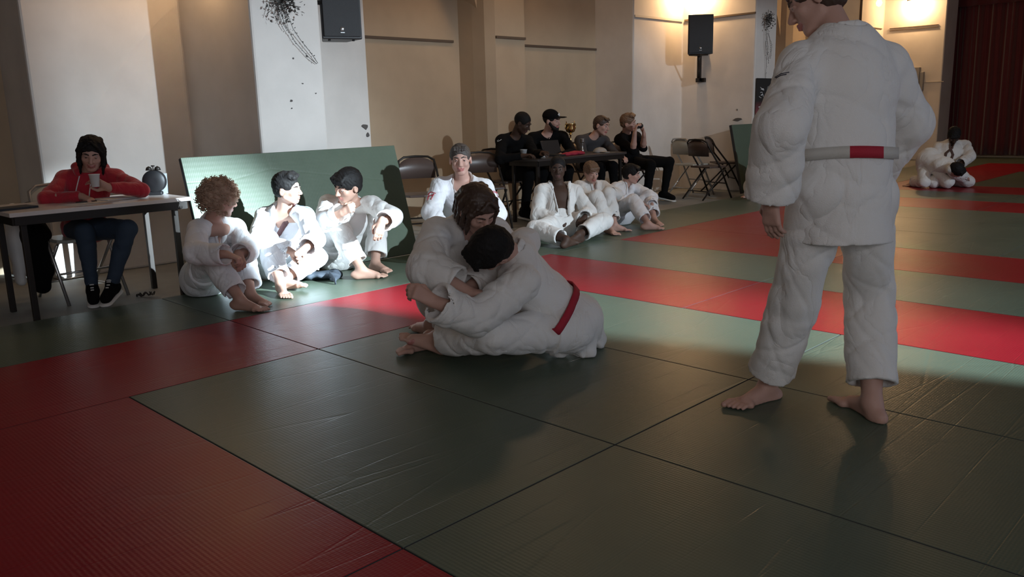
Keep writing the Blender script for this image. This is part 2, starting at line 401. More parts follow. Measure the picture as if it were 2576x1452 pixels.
def band(sd,c,ax,right,h,off,mats,name,parent,n=64,ext=0,wob=.004,t0=0,mi_fn=None,thick=.006,maxr=.45):
    """a cloth band lying on the surface of sd, around the axis ax at c"""
    ax=nrm(ax); u=nrm(V3(right)-ax*(V3(right)@ax)); w=np.cross(ax,u)
    th=np.linspace(0,2*math.pi,n,endpoint=False)
    dirs=np.cos(th)[:,None]*u+np.sin(th)[:,None]*w
    rows=[]
    for z in (-h/2,0,h/2):
        org=c+ax*(z)+ax*(wob*np.sin(th*2+t0))[:,None]
        rr=np.full(n,maxr)
        ts=np.linspace(.03,maxr,90)
        P=org[:,None,:]+dirs[:,None,:]*ts[None,:,None]
        D=sd(P); ins=D<0
        # first exit from the inside
        ex=np.argmax(~ins,1); ex=np.where(ins.all(1),89,ex); rr=ts[ex]
        rows.append(rr)
    R0=np.max(rows,0); 
    for _ in range(1): R0=np.maximum(R0,(np.roll(R0,1)+np.roll(R0,-1))/2)
    vs=[];fs=[]
    for z,o_ in ((-h/2,0),(-h/2,thick),(h/2,thick),(h/2,0)):
        org=c+ax*z+ax*(wob*np.sin(th*2+t0))[:,None]
        vs.append(org+dirs*(R0+off+o_)[:,None])
    V=np.concatenate(vs)
    for k in range(4):
        for i in range(n):
            j=(i+1)%n; fs.append((k*n+i,k*n+j,((k+1)%4)*n+j,((k+1)%4)*n+i))
    Q=np.array(fs)
    inv=np.array(root_matrix(parent).inverted()); V=V@inv[:3,:3].T+inv[:3,3]
    mi=None
    if mi_fn is not None: mi=np.array([mi_fn(th[f[0]%n]) for f in fs])
    me=npmesh(name,V,Q,mi,0)
    return link(name,me,mats,parent),R0,u,w
def person(name,label,J,look,res=.007,group=None):
    J={k:V3(v) for k,v in J.items()}; s=look.get('s',1.0)
    pe,ne,he=J['pe'],J['ne'],J['he']; up=nrm(ne-pe)
    r=nrm(J['sR']-J['sL']); r=nrm(r-up*(r@up)); fw=nrm(np.cross(up,r))
    rp=nrm(J['hR']-J['hL']); fp=nrm(np.cross(up,rp))
    fl=look.get('floor',0.0)
    root=empty(name,(float(pe[0]),float(pe[1]),fl),label,'person',group)
    face=nrm(look['face']); hup=nrm(look.get('hup',nrm(he-ne)*.6+V3(0,0,.6))); hr=nrm(np.cross(face,hup)); hup=nrm(np.cross(hr,face))
    R=rot_from(hr,face,hup); hs=look.get('hs',1.0)*min(1.0,.35+.65*s)
    sk=look.get('skin','light')
    # ---- body, one continuous surface
    B=SDF(floor=fl+.002)
    mid=pe+(ne-pe)*.33; ch=pe+(ne-pe)*.72
    bend=look.get('hunch',0.0); mid=mid-fw*bend*.5; ch=ch-fw*bend
    B.cone(pe,mid,.125*s,.115*s,.03,sq=fp,f=1.3); B.cone(mid,ch,.115*s,.125*s,.03,sq=fw,f=1.35)
    B.cone(ch,ne-up*.03*s,.13*s,.085*s,.03,sq=fw,f=1.45)
    B.cone(J['sL'],J['sR'],.052*s,.052*s,.03)
    B.cone(ne-up*.02,he+R@V3(0,-.022,-.055)*hs,.058*s,.050*hs,.02)
    for x in 'LR':
        g=1 if x=='L' else -1
        B.cone(J['s'+x],J['e'+x],.047*s,.038*s,.02); 
        wr=J['w'+x]; fd=nrm(wr-J['e'+x])
        B.cone(J['e'+x],J['e'+x]+(wr-J['e'+x])*.35,.038*s,.039*s,.015)
        B.cone(J['e'+x]+(wr-J['e'+x])*.35,wr,.039*s,.026*s,.015)
        hd=look.get('hd'+x); hd=fd if hd is None else V3(hd)
        pn=look.get('pn'+x); pn=V3(0,0,-1) if pn is None else V3(pn)
        if not look.get('nohand'): hand_parts(B,wr,hd,pn,g,s*.98,look.get('cu'+x,.45),.0,look.get('th'+x,.5))
        B.cone(pe,J['h'+x],.11*s,.10*s,.03)
        B.cone(J['h'+x],J['k'+x],.082*s*(1 if look.get('bottom','gi')=='gi' else .85),.050*s*(1 if look.get('bottom','gi')=='gi' else .8),.02); kn=J['k'+x]; an=J['a'+x]
        bk=nrm(np.cross(np.cross(J['h'+x]-kn,an-kn),an-kn)) if np.linalg.norm(np.cross(J['h'+x]-kn,an-kn))>1e-3 else V3(0,0,0)
        cr_=1.0 if look.get('bottom','gi')=='gi' else .80; B.cone(kn,kn+(an-kn)*.35,.050*s*cr_,.055*s*cr_,.02); B.cone(kn+(an-kn)*.35,an,.055*s*cr_,.034*s,.02)
        if look.get('feet','bare')=='bare': foot_parts(B,an,J['t'+x],s*look.get('fs',1.0),-g,look.get('fup'+x))
    head_parts(B,he,R,hs,look.get('smile',False))
    lipc=he+R@V3(0,.094,-.070)*hs
    def mf(c):
        q=(c-he)@R/hs
        return ((np.abs(q[:,0])<.027)&(q[:,1]>.076)&(q[:,2]<-.0575)&(q[:,2]>-.085)).astype(int)
    sdfobj('body',B,look.get('bres',res),[SKIN[sk],LIP[sk]],root,mf)
    # ---- eyes and brows
    for x in (-1,1):
        me=bpy.data.meshes.new('eye'); bm=bmesh.new(); bmesh.ops.create_uvsphere(bm,u_segments=14,v_segments=10,radius=.0125*hs)
        c=he+R@V3(.031*x,.0765,-.001)*hs; gz=nrm(R@V3(0,1,-.15))
        for f_ in bm.faces:
            f_.smooth=True
            f_.material_index=1 if f_.calc_center_median().normalized().dot(Vector(gz))>.86 else 0
        bm.to_mesh(me); bm.free()
        o=link('eye',me,[EYE,IRIS],root); o.location=Vector(c)-Vector(root.location)
        br=SDF(); br.chain([he+R@V3(.013*x,.095,.019)*hs,he+R@V3(.030*x,.0925,.026)*hs,he+R@V3(.049*x,.077,.021)*hs],[.0045*hs,.0048*hs,.003*hs],.003,sq=R@V3(0,1,0),f=1.6)
        sdfobj('eyebrow',br,.003,[HAIRM[look.get('hairc','brown')]],root,relax=0)
    # ---- hair
    hair(look,he,R,hs,root,B)
    if look.get('beard'):
        b=SDF(noise=(.0015,220,1)); f=lambda x,y,z:he+R@V3(x,y,z)*hs
        b.cone(f(0,.03,-.080),f(0,.066,-.099),.044*hs,.031*hs,.01)
        for x in (-1,1): b.cone(f(.058*x,.008,-.022),f(.034*x,.054,-.084),.020*hs,.029*hs,.01)
        b.cone(f(-.022,.084,-.054),f(.022,.084,-.054),.006*hs,.006*hs,.004)
        b.ell(f(0,.088,-.066),V3(.026,.016,.010)*hs,R,.006,op=1)
        sdfobj('beard',b,.005,[HAIRM['black']],root)
    # ---- clothes
    gm=look.get('gim',GI); top=look.get('top','gi'); fo=look.get('fold',.008)*.7; cres=look.get('cres',res*1.25)
    G=SDF(floor=fl+.003,noise=(look.get('nz',.006),17,J['pe'][0]*7%6,1))
    lo=1.0 if top=='gi' else .86
    tw=[.150,.150,.158,.105]; tw=[a*s*lo*look.get('wide',1) for a in tw]
    G.cone(pe+up*.02,mid,tw[0],tw[1],.04,sq=fp,f=1.28,fold=(fo*.8,7,1,1)); G.cone(mid,ch,tw[1],tw[2],.04,sq=fw,f=1.30,fold=(fo*.8,6,2.2,1))
    G.cone(ch,ne-up*.035*s,tw[2],tw[3],.04,sq=fw,f=1.4)
    G.cone(ne-up*.005,J['sL']-up*.005,.074*s*lo,.068*s*lo,.035); G.cone(ne-up*.005,J['sR']-up*.005,.074*s*lo,.068*s*lo,.035)
    for i,x in enumerate('LR'):
        sh,el,wr=J['s'+x],J['e'+x],J['w'+x]
        if top=='gi':
            wl=look.get('sl'+x,.86); e2=el+(wr-el)*wl; d=nrm(wr-el)
            q=look.get('slw',1.0); G.cone(sh,el,.078*s*(1+q)/2,.076*s*q,.03,fold=(fo,8,1.3+i*2,1)); G.cone(el,e2+d*.03,.074*s*q,.078*s*q,.025,fold=(fo,9,.4+i*3,1),cut=1)
            G.cone(e2-d*.05,e2+d*.05,.050*s*q,.069*s*q,.006,op=1)
        else:
            G.cone(ne-up*.03,sh,.080*s,.070*s,.03)
            wl=look.get('sl'+x,.97); e2=el+(wr-el)*wl
            G.cone(sh,el,.066*s,.056*s,.03,fold=(fo*.7,12,1.3+i*2,1)); G.cone(el,e2,.054*s,.040*s,.02,fold=(fo*.6,14,.4+i*3,1),cut=1)
    sit=look.get('sit',True)
    if top=='gi':
        if sit:
            for x in 'LR': G.cone(J['h'+x],J['h'+x]+(J['k'+x]-J['h'+x])*look.get('skirt',.42),.118*s,.112*s,.03,fold=(fo,7,2,1),cut=1)
            hr0=look.get('hipr',.16); G.cone(pe,pe-fp*.05-V3(0,0,.03),hr0*s,hr0*s*1.05,.04)
        else:
            dn=look.get('dn',V3(0,0,-1)); G.cone(pe+up*.06,pe+V3(dn)*look.get('skl',.24)*s,.160*s,.190*s,.03,sq=fp,f=1.22,fold=(fo*.7,4,0,2),cut=1)
    else:
        if sit:
            for x in 'LR': G.cone(pe,J['h'+x],.125*s,.11*s,.03)
        else: G.cone(pe+up*.05,pe-up*.1*s,.14*s,.145*s,.03,sq=fp,f=1.2,cut=1)
    for e in look.get('extra',[]): G.cone(e[0],e[1],e[2],e[3],.035,fold=(fo*1.6,6,e[2]*40,1))
    vd=look.get('vdepth',.17); vo=look.get('vopen',.046)
    va=ne+up*.06+fw*.055; vb=ne-up*vd+fw*(.135+bend*.3)
    if top=='gi':
        G.cone(va,vb,vo*1.15*s,look.get('vend',.014)*s,.012,op=1)
        G.cone(ne-up*.02,ne+up*.16,.066*s,.08*s,.01,op=1)
    else: G.cone(ne+up*.005,ne+up*.16+fw*.05,.060*s,.085*s,.01,op=1)
    mats=[gm]; mfn=None
    if look.get('stripes'):
        mats=[gm,BLUEST]
        def mfn(c):
            out=np.zeros(len(c),int)
            for x in 'LR':
                a=ne; b=J['s'+x]+(J['e'+x]-J['s'+x])*.25; ax=nrm(b-a); t=(c-a)@ax; L=np.linalg.norm(b-a)
                v=(c-a)@fw
                for o_ in (-.028,0,.028): out|=((t>.05)&(t<L)&(np.abs(v-o_+.005)<.0065)&((c-a)@up>-.06)).astype(int)
            return out
    if look.get('lower',True) or True:
        sdfobj('jacket' if top=='gi' else look.get('topname','sweatshirt'),G,cres,mats if top=='gi' else [look.get('topm',BLACKCL)],root,mfn)
    if top=='gi' and look.get('lapel',True):
        w0=vo*s
        for x in (-1,1):
            Lp=SDF()
            pts=[ne+up*.045*s-fw*.068*s,ne+up*.042*s-fw*.045*s+r*x*.050*s,ne+up*.028*s+r*x*(.074)*s+fw*.0*s]
            n_=5
            for q in range(n_+1):
                t=q/n_; pts.append(va*(1-t)+vb*t+r*x*((vo*1.25*(1-t)+.012*t)*s)-up*.055*s*(1-t)+fw*(.0)*s)
            endp=pe+(ne-pe)*look.get('belt_t',.24)+fw*.14*s-r*x*.045*s
            if look.get('crossed',True): pts.append(vb*.5+endp*.5-r*x*.03*s); pts.append(endp)
            P=np.array(pts); P[2:]=G.snap(P[2:],.002,3); nn=G.grad(P)
            for q in range(len(P)-1):
                Lp.cone(P[q],P[q+1],.021*s,.021*s,.006,sq=nn[q] if q>0 else -fw,f=2.3)
            lm=look.get('lapelL' if x<0 else 'lapelR',look.get('lapelm',gm))
            sdfobj('lapel',Lp,max(.005,cres*.7),[lm],root)
    if look.get('belt') is not None:
        bt=look.get('belt_t',.24); bc=pe+(ne-pe)*bt; ax=nrm(up*.9+nrm(ch-pe)*.1+V3(look.get('btilt',(0,0,0))))
        bm_,R0,u,w=band(G,bc,ax,r,.042,.002,[look['belt']]+( [look['belt2']] if look.get('belt2') else []),'belt',root,thick=.007,mi_fn=look.get('bfn'))
        if look.get('knot',True):
            k=SDF(); th=math.pi/2; n_=len(R0); 
            ang=math.atan2(fw@w,fw@u)%(2*math.pi); rr=R0[int(ang/(2*math.pi)*n_)%n_]
            kp=bc+fw*(rr+.018)
            k.ell(kp,V3(.030,.022,.026),rot_from(r,fw,ax),.01)
            sdfobj('belt_knot',k,.006,[look['belt']],root)
            for x in (-1,1):
                e=SDF(floor=fl+.004); gdir=look.get('bend_dir',V3(0,0,-1)); p1=kp+r*x*.05+V3(gdir)*.09*s+fw*.02; p2=kp+r*x*.09+V3(gdir)*.23*s+fw*.03
                e.chain([kp,p1,p2],[.021,.021,.021],.006,sq=fw,f=4.5)
                sdfobj('belt_end',e,.006,[look['belt']],root)
    # ---- trousers
    T=SDF(floor=fl+.0025,noise=(look.get('nz',.006),16,2.0+J['pe'][1]%3,1))
    gi=look.get('bottom','gi')=='gi'; m=1.0 if gi else .80
    T.cone(pe+up*.09,pe,.125*s,.135*s,.03,sq=fp,f=1.2)
    for i,x in enumerate('LR'):
        hp,kn,an=J['h'+x],J['k'+x],J['a'+x]; tl=look.get('tl'+x,.84 if gi else .95)
        T.cone(pe,hp,.125*s*m**.5,.115*s*m,.03)
        T.cone(hp,kn,.110*s*m**.7,.088*s*m,.025,fold=(fo*(1 if gi else .5),8,i*2.1+.5,1))
        e2=kn+(an-kn)*tl; d=nrm(an-kn)
        if gi:
            T.cone(kn,e2,.088*s,.088*s*look.get('hem',1),.02,fold=(fo*1.1,7,i*1.7+2,1),cut=1)
            T.cone(e2-d*.06,e2+d*.05,.055*s,.079*s*look.get('hem',1),.006,op=1)
        else: T.cone(kn,e2,.070*s,.046*s,.02,fold=(fo*.5,12,i+1,1),cut=1)
    sdfobj('trousers',T,cres,[gm if gi else look.get('botm',BLACKCL)],root)
    if look.get('feet')=='shoe':
        for x in 'LR':
            a=SDF(floor=fl+.003);b=SDF(floor=fl); shoe_parts(a,b,J['a'+x],J['t'+x],s,1)
            o=sdfobj('shoe',a,.007,[BLACKCL],root); 
            b_=sdfobj('sole',b,.006,[RUBBER],o)
            if look.get('laces'):
                d=nrm((J['t'+x]-J['a'+x])*V3(1,1,.2)); rr=nrm(np.cross(d,[0,0,1])); mb=MB()
                for q in range(4):
                    p=J['a'+x]+d*(.045+.022*q)*s; pts=[a.snap(p+rr*v+V3(0,0,.05),.003,5) for v in (-.022,-.01,.01,.022)]
                    mb.tube([Vector(v)-Vector(o.location)-Vector(root.location) for v in pts],.0045,6)
                mb.build('laces',[RUBBER],o)
    root['_s']=1; del root['_s']
    return root,G,T,B,dict(up=up,r=r,fw=fw,R=R,hs=hs,J=J,mid=mid,ch=ch)
def hair(look,he,R,hs,root,B):
    st=look.get('hair','short'); hm=HAIRM[look.get('hairc','brown')]; f=lambda x,y,z:he+R@V3(x,y,z)*hs
    if st=='none': return
    th={'short':.012,'buzz':.004,'curly':.035,'long':.010,'fringe':.016,'crop':.0055,'quiff':.0055}[st]
    Hh=SDF(noise={'buzz':(.0008,200,1),'curly':(.006,70,1)}.get(st,(.0022,95,look.get('hseed',1))))
    Hh.ell(f(0,-.014,.030),(V3(.077,.097,.088)+th)*hs,R,.015)
    if st in('short','fringe','long','crop','quiff'):
        Hh.ell(f(0,-.040,-.020),V3(.070+th*.6,.062+th*.6,.062)*hs,R,.015)
    # face opening
    Hh.ell(f(0,.088,-.052),V3(.078,.070,.098)*hs,R,.010,op=1)
    if st!='long':
        Hh.box(f(0,.075,-.095),V3(.12,.075,.085)*hs,R,.01,.02,op=1)
        Hh.box(f(0,-.02,-.135),V3(.12,.12,.060)*hs,R,.01,.02,op=1)
        for x in (-1,1): Hh.ell(f(.085*x,.006,-.018),V3(.02,.024,.036)*hs,R,.008,op=1)
    if st=='buzz':
        Hh.ell(f(0,.092,-.020),V3(.070,.045,.080)*hs,R,.01,op=1)
    if st=='fringe':
        for q in range(7):
            x=-.054+.018*q; Hh.chain([f(x*.8,.045,.098),f(x*.95,.090,.075),f(x*1.05,.105-abs(x)*.3,.046-.006*(q%2))],[.014*hs,.012*hs,.006*hs],.01)
    if st=='quiff':
        for q in range(6):
            x=-.040+.016*q; Hh.chain([f(x*.9,-.03,.104),f(x,.040,.106),f(x,.078,.094)],[.012*hs,.014*hs,.012*hs],.02)
    if st=='short':
        for q in range(6):
            x=-.05+.02*q; Hh.chain([f(x*.9,.05,.095),f(x,.083,.080),f(x*1.05,.088,.060)],[.013*hs,.011*hs,.007*hs],.01)
    if st=='crop':
        for q in range(5): x=-.04+.02*q; Hh.cone(f(x,.06,.092),f(x,.080,.078),.012*hs,.009*hs,.01)
    if st=='long':
        for x in (-1,1):
            for y0 in (-.07,-.03,.015,.05):
                Hh.chain([f(.060*x,y0*.8,.085),f((.088-abs(y0)*.2)*x,y0,.02),f((.090-abs(y0)*.3)*x,y0+.008,-.06),f((.072)*x,y0+.012,look.get('hlen',-.12))],[.014*hs,.014*hs,.013*hs,.006*hs],.010)
        for x in (-.05,-.02,.02,.05): Hh.chain([f(x,-.08,.08),f(x,-.112,0),f(x,-.10,-.09),f(x,-.09,look.get('hlen',-.12))],[.017*hs,.016*hs,.015*hs,.008*hs],.012)
        for x in (-1,1): Hh.chain([f(.005*x,.07,.105),f(.045*x,.086,.075),f(.075*x,.060,.020),f(.082*x,.05,-.05)],[.009*hs,.009*hs,.009*hs,.006*hs],.008)
    o=sdfobj('hair',Hh,.005 if look.get('s',1)>.5 else .007,[hm],root,relax=0 if st=='curly' else 1)
    if st=='curly':
        rnd=random.Random(4); mb=MB()
        for q in range(420):
            u=rnd.uniform(-1,1); a=rnd.uniform(0,6.283); c=math.sqrt(1-u*u); d=V3(c*math.cos(a),c*math.sin(a),u)
            if d[1]>.35 and d[2]<.25: continue
            if d[2]<-.75: continue
            p0=V3(0,-.018,.022)+d*V3(.108,.125,.122); h=rnd.uniform(.018,.042); rr=rnd.uniform(.007,.011); ph=rnd.uniform(0,6); tu=rnd.uniform(1.5,2.6)
            d2=nrm(d+V3(rnd.uniform(-.5,.5),rnd.uniform(-.5,.5),rnd.uniform(-.6,.3))); u1=nrm(np.cross(d2,[.3,.2,.9])); v1=np.cross(d2,u1); pts=[]
            for i in range(12):
                t=i/11; an=ph+tu*6.283*t; pts.append(Vector(f(*(p0+d2*h*t+(u1*math.cos(an)+v1*math.sin(an))*rr)))-Vector(root.location))
            mb.tube(pts,[.0028*hs]*10+[.002*hs,.001*hs],5)
        mb.build('curls',[hm],root)
    return o
# ---------------- room ----------------
def struct(name,mb,m,bevel=0): return tag(mb.build(name,m,None,bevel),kind='structure')
PLAST=mat('plaster_wall',(.66,.62,.58),.85,bump=.35,scale=14,noise=.10,detail=8)
CREAM=mat('cream_wall',(.50,.385,.265),.85,bump=.3,scale=14,noise=.08,detail=8)
CONC=mat('concrete_floor',(.30,.30,.28),.6,bump=.3,scale=20,noise=.2)
fl=MB(); fl.box((-6,-5,-.15),(9.5,21,-.045)); struct('floor',fl,CONC)
ce=MB(); ce.box((-6,-5,4.6),(9.5,21,4.7)); struct('ceiling',ce,mat('ceiling_paint',(.45,.42,.38),.9))
# left wall: piers, pillars, arched recesses
WX,PX,RX=-3.65,-2.4,-4.35
def bay(y0):
    """one bay: pier, pillar, pier, recess start; y0 is the near side of the pillar"""
    mb=MB()
    poly=[(RX-.4,y0-1.27),(WX,y0-1.27),(WX,y0),(PX,y0),(PX,y0+.63),(WX,y0+.63),(WX,y0+2.0),(RX-.4,y0+2.0)]
    mb.prism(poly,-.045,4.6)
    return mb
struct('wall_left_near',bay(2.1),PLAST,.02)
struct('wall_left_middle',bay(10.1),PLAST,.02)
b=MB(); b.prism([(RX-.4,16.8),(WX,16.8),(WX,18.1),(PX+.05,18.1),(PX+.05,18.8),(WX,18.8),(WX,20),(RX-.4,20)],-.045,4.6); struct('wall_left_far',b,PLAST,.02)
def recess(name,ya,yb,mid):
    mb=MB(); mb.box((RX-.4,ya-.1,-.045),(RX,yb+.1,4.6))
    if mid:
        m0,m1=mid; mb.prism([(RX-.05,m0-.10),(RX+.22,m0-.06),(RX+.40,m0-.02),(RX+.5,m0+.07),(RX+.5,m1),(RX-.05,m1)],-.045,4.6)
        n=14
        for side in (-1,1):   # vault springing out of the mid pilaster
            pts=[]
            for i in range(n+1):
                a=i/n*math.pi/2; pts.append((1.55*(1-math.cos(a)),2.15+1.5*math.sin(a)))
            ym=m0 if side<0 else m1
            for i in range(n):
                (d0,z0),(d1,z1)=pts[i],pts[i+1]
                y_a,y_b=ym+side*d0,ym+side*d1; t=.30 if side<0 else .24
                vs=[(RX-.02,ym,z0),(RX+t,ym,z0),(RX+t,y_a,z0),(RX-.02,y_a,z0),(RX-.02,ym,z1),(RX+t,ym,z1),(RX+t,y_b,z1),(RX-.02,y_b,z1)]
                mb.add(vs,[(0,3,2,1),(4,5,6,7),(0,1,5,4),(1,2,6,5),(2,3,7,6),(3,0,4,7)] if side<0 else [(0,1,2,3),(4,7,6,5),(0,4,5,1),(1,5,6,2),(2,6,7,3),(3,7,4,0)],0,False)
    struct(name,mb,CREAM)
recess('wall_left_alcove',4.1,8.83,(6.15,6.75))
recess('wall_left_alcove_far',12.1,16.8,(14.15,14.75))
recess('wall_left_alcove_near',-4.6,.83,None)
w=MB(); w.box((-6,20,-.045),(9.5,20.3,4.6)); struct('wall_far',w,PLAST)
w=MB(); w.box((-6,-4.8,-.045),(9.5,-4.5,4.6)); struct('wall_near',w,PLAST)
w=MB()  # right wall with an open doorway and a high window
DY0,DY1,DZ=4.14,9.6,3.75
w.box((8,-4.8,-.045),(8.25,DY0,1.9)); w.box((8,-4.8,3.9),(8.25,DY0,4.6)); w.box((8,-4.8,1.9),(8.25,-2.9,3.9)); w.box((8,-.4,1.9),(8.25,DY0,3.9))
w.box((8,DY0,DZ),(8.25,DY1,4.6)); w.box((8,DY1,-.045),(8.25,20.3,4.6)); struct('wall_right',w,PLAST)
w=MB(); w.box((7.96,DY0-.001,-.04),(8.0,DY0-.1,DZ+.1)); w.box((7.96,DY1,-.04),(8.0,DY1+.1,DZ+.1)); w.box((7.96,DY0-.1,DZ),(8.0,DY1+.1,DZ+.1)); struct('door_1',w,mat('door_paint',(.25,.2,.15),.5))
w=MB(); 
for a in (-2.95,-1.7,-.45): w.box((8.02,a,1.9),(8.08,a+.06,3.9))
for a in (1.9,2.88,3.84): w.box((8.02,-2.95,a),(8.08,-.39,a+.06))
struct('window_1',w,mat('window_paint',(.6,.6,.58),.5))
# chair rails / dado grooves
TR=mat('dark_trim',(.11,.075,.05),.7)
n=[0]
def trim(a,b_,m=TR):
    n[0]+=1; t=MB(); t.box(a,b_); struct('trim_%d'%n[0],t,m)
trim((RX,4.1,2.10),(RX+.025,5.95,2.13)); trim((RX+.5,6.22,2.13),(RX+.525,6.75,2.16)); trim((RX,6.78,2.10),(RX+.025,8.83,2.13))
LT=mat('pale_trim',(.5,.46,.40),.7)
trim((WX,8.85,2.52),(WX+.02,10.08,2.55),LT); trim((-3.60,10.075,2.525),(PX-.01,10.1,2.55)); 
trim((-3.5,18.08,2.80),(-2.5,18.1,2.815)); trim((-3.5,18.08,2.755),(-2.5,18.1,2.77)); trim((-2.95,18.08,1.62),(-2.3,18.1,1.635),LT); trim((WX,16.85,2.80),(WX+.02,18.0,2.82)); 
# judo mats
def matmat(name,col,c2,a):
    m=bpy.data.materials.new(name); m.use_nodes=True; nt=m.node_tree; b=nt.nodes['Principled BSDF']; N=nt.nodes.new; Lk=nt.links.new
    b.inputs['Roughness'].default_value=.42; b.inputs['Specular IOR Level'].default_value=.18
    tc=N('ShaderNodeTexCoord'); geo=N('ShaderNodeNewGeometry')
    mp=N('ShaderNodeMapping'); mp.inputs['Rotation'].default_value=(0,0,a); Lk(geo.outputs['Position'],mp.inputs[0])
    wv=N('ShaderNodeTexWave'); wv.bands_direction='Y'; wv.inputs['Scale'].default_value=22; wv.inputs['Distortion'].default_value=.3; Lk(mp.outputs[0],wv.inputs['Vector'])
    wv2=N('ShaderNodeTexWave'); wv2.bands_direction='X'; wv2.inputs['Scale'].default_value=30; Lk(mp.outputs[0],wv2.inputs['Vector'])
    no=N('ShaderNodeTexNoise'); no.inputs['Scale'].default_value=1.6; no.inputs['Detail'].default_value=7; no.inputs['Roughness'].default_value=.65; Lk(geo.outputs['Position'],no.inputs['Vector'])
    mp2=N('ShaderNodeMapping'); mp2.inputs['Scale'].default_value=(6,.5,1); mp2.inputs['Rotation'].default_value=(0,0,.12); Lk(geo.outputs['Position'],mp2.inputs[0])
    cz=N('ShaderNodeTexVoronoi'); cz.feature='DISTANCE_TO_EDGE'; cz.inputs['Scale'].default_value=1.1; Lk(mp2.outputs[0],cz.inputs['Vector'])
    cr2=N('ShaderNodeValToRGB'); cr2.color_ramp.elements[0].position=0; cr2.color_ramp.elements[1].position=.02; Lk(cz.outputs['Distance'],cr2.inputs[0])
    cr=N('ShaderNodeValToRGB'); cr.color_ramp.elements[0].position=.35; cr.color_ramp.elements[1].position=.7; cr.color_ramp.elements[0].color=(*c2,1); cr.color_ramp.elements[1].color=(*col,1)
    Lk(no.outputs['Fac'],cr.inputs[0]); Lk(cr.outputs[0],b.inputs['Base Color'])
    mr=N('ShaderNodeMapRange'); mr.inputs['To Min'].default_value=.26; mr.inputs['To Max'].default_value=.42; Lk(no.outputs['Fac'],mr.inputs['Value']); Lk(mr.outputs[0],b.inputs['Roughness'])
    b1=N('ShaderNodeBump'); b1.inputs['Strength'].default_value=.09; b1.inputs['Distance'].default_value=.003; Lk(wv.outputs['Fac'],b1.inputs['Height'])
    b2=N('ShaderNodeBump'); b2.inputs['Strength'].default_value=.10; b2.inputs['Distance'].default_value=.002; Lk(wv2.outputs['Fac'],b2.inputs['Height']); Lk(b1.outputs[0],b2.inputs['Normal'])
    b3=N('ShaderNodeBump'); b3.inputs['Strength'].default_value=.17; b3.inputs['Distance'].default_value=.004; Lk(cr2.outputs[0],b3.inputs['Height']); Lk(b2.outputs[0],b3.inputs['Normal'])
    b4=N('ShaderNodeBump'); b4.inputs['Strength'].default_value=.25; b4.inputs['Distance'].default_value=.01; Lk(no.outputs['Fac'],b4.inputs['Height']); Lk(b3.outputs[0],b4.inputs['Normal'])
    Lk(b4.outputs[0],b.inputs['Normal']); return m
MG=matmat('green_mat_vinyl',(.106,.136,.100),(.090,.116,.085),0); MR=matmat('red_mat_vinyl',(.285,.010,.019),(.245,.008,.016),0)
SIDE=mat('mat_side',(.03,.03,.03),.8)
OR=['nearest','second','third','fourth','fifth','sixth','seventh','eighth','ninth','tenth','eleventh','twelfth']
def judo_mat(x0,x1,y0,y1,red,label,grp):
    mb=MB(); g=.002; mb.box((x0+g,y0+g,-.045),(x1-g,y1-g,0))
    mb.m=[1,0,1,1,1,1]
    o=mb.build('judo_mat',[MR if red else MG,SIDE],None,.0035)
    return tag(o,label,'mat',grp)
def row(y,xs,xe,red,desc,grp):
    x=xs;i=0
    while x<xe:
        judo_mat(x,x+2,y,y+1,red,('red' if red else 'green')+' judo mat, %s from wall in '%OR[i]+desc,grp); x+=2;i+=1
def col(x,ya,ye,red,desc,grp,k0=0):
    y=ya;i=k0
    while y<ye:
        e=min(y+2,ye); judo_mat(x,x+1,y,e,red,('red' if red else 'green')+' judo mat, %s outward in '%OR[i]+desc,grp); y=e;i+=1
row(-1,0,4,True,'the front border row','red border mats of the near area')
for k,d in enumerate(('the front green row','the green row under the fighters','the green row behind the fighters')):
    row(k,0,6,False,d,'green mats of the near area')
col(-1,-1,3,True,'the red strip before the seated boys','red border mats of the near area')
row(3,-1,7,True,'the red row behind the fighters','red border mats of the near area')
row(4,-1,7,False,'the green row between the two red rows','green mats between the areas')
row(5,-1,7,True,'the near red row of the middle area','red border mats of the middle area')
col(-1,6,9,True,'the red strip of the middle area','red border mats of the middle area')
for k,d in enumerate(('first','second','third')): row(6+k,0,6,False,'the %s green row of the middle area'%d,'green mats of the middle area')
row(9,-1,7,True,'the far red row of the middle area','red border mats of the middle area')
row(10,-1,7,False,'the green row before the distant pair','green mats between the areas')
row(11,-1,5,True,'the red row under the distant pair','red border mats of the far area')
col(-1,12,15,True,'the red strip of the far area','red border mats of the far area')
for k,d in enumerate(('first','second','third')): row(12+k,0,4,False,'the %s green row of the far area'%d,'green mats of the far area')
row(15,-1,5,True,'the first red row before the curtain','red border mats of the far area'); row(16,-1,5,True,'the second red row before the curtain','red border mats of the far area')
for k,d in enumerate(('first','second')): row(17+k,-1,5,False,'the %s green row before the curtain'%d,'green mats by the stage')
col(-2,-1,19,False,'the green strip along the wall','green mats along the wall')
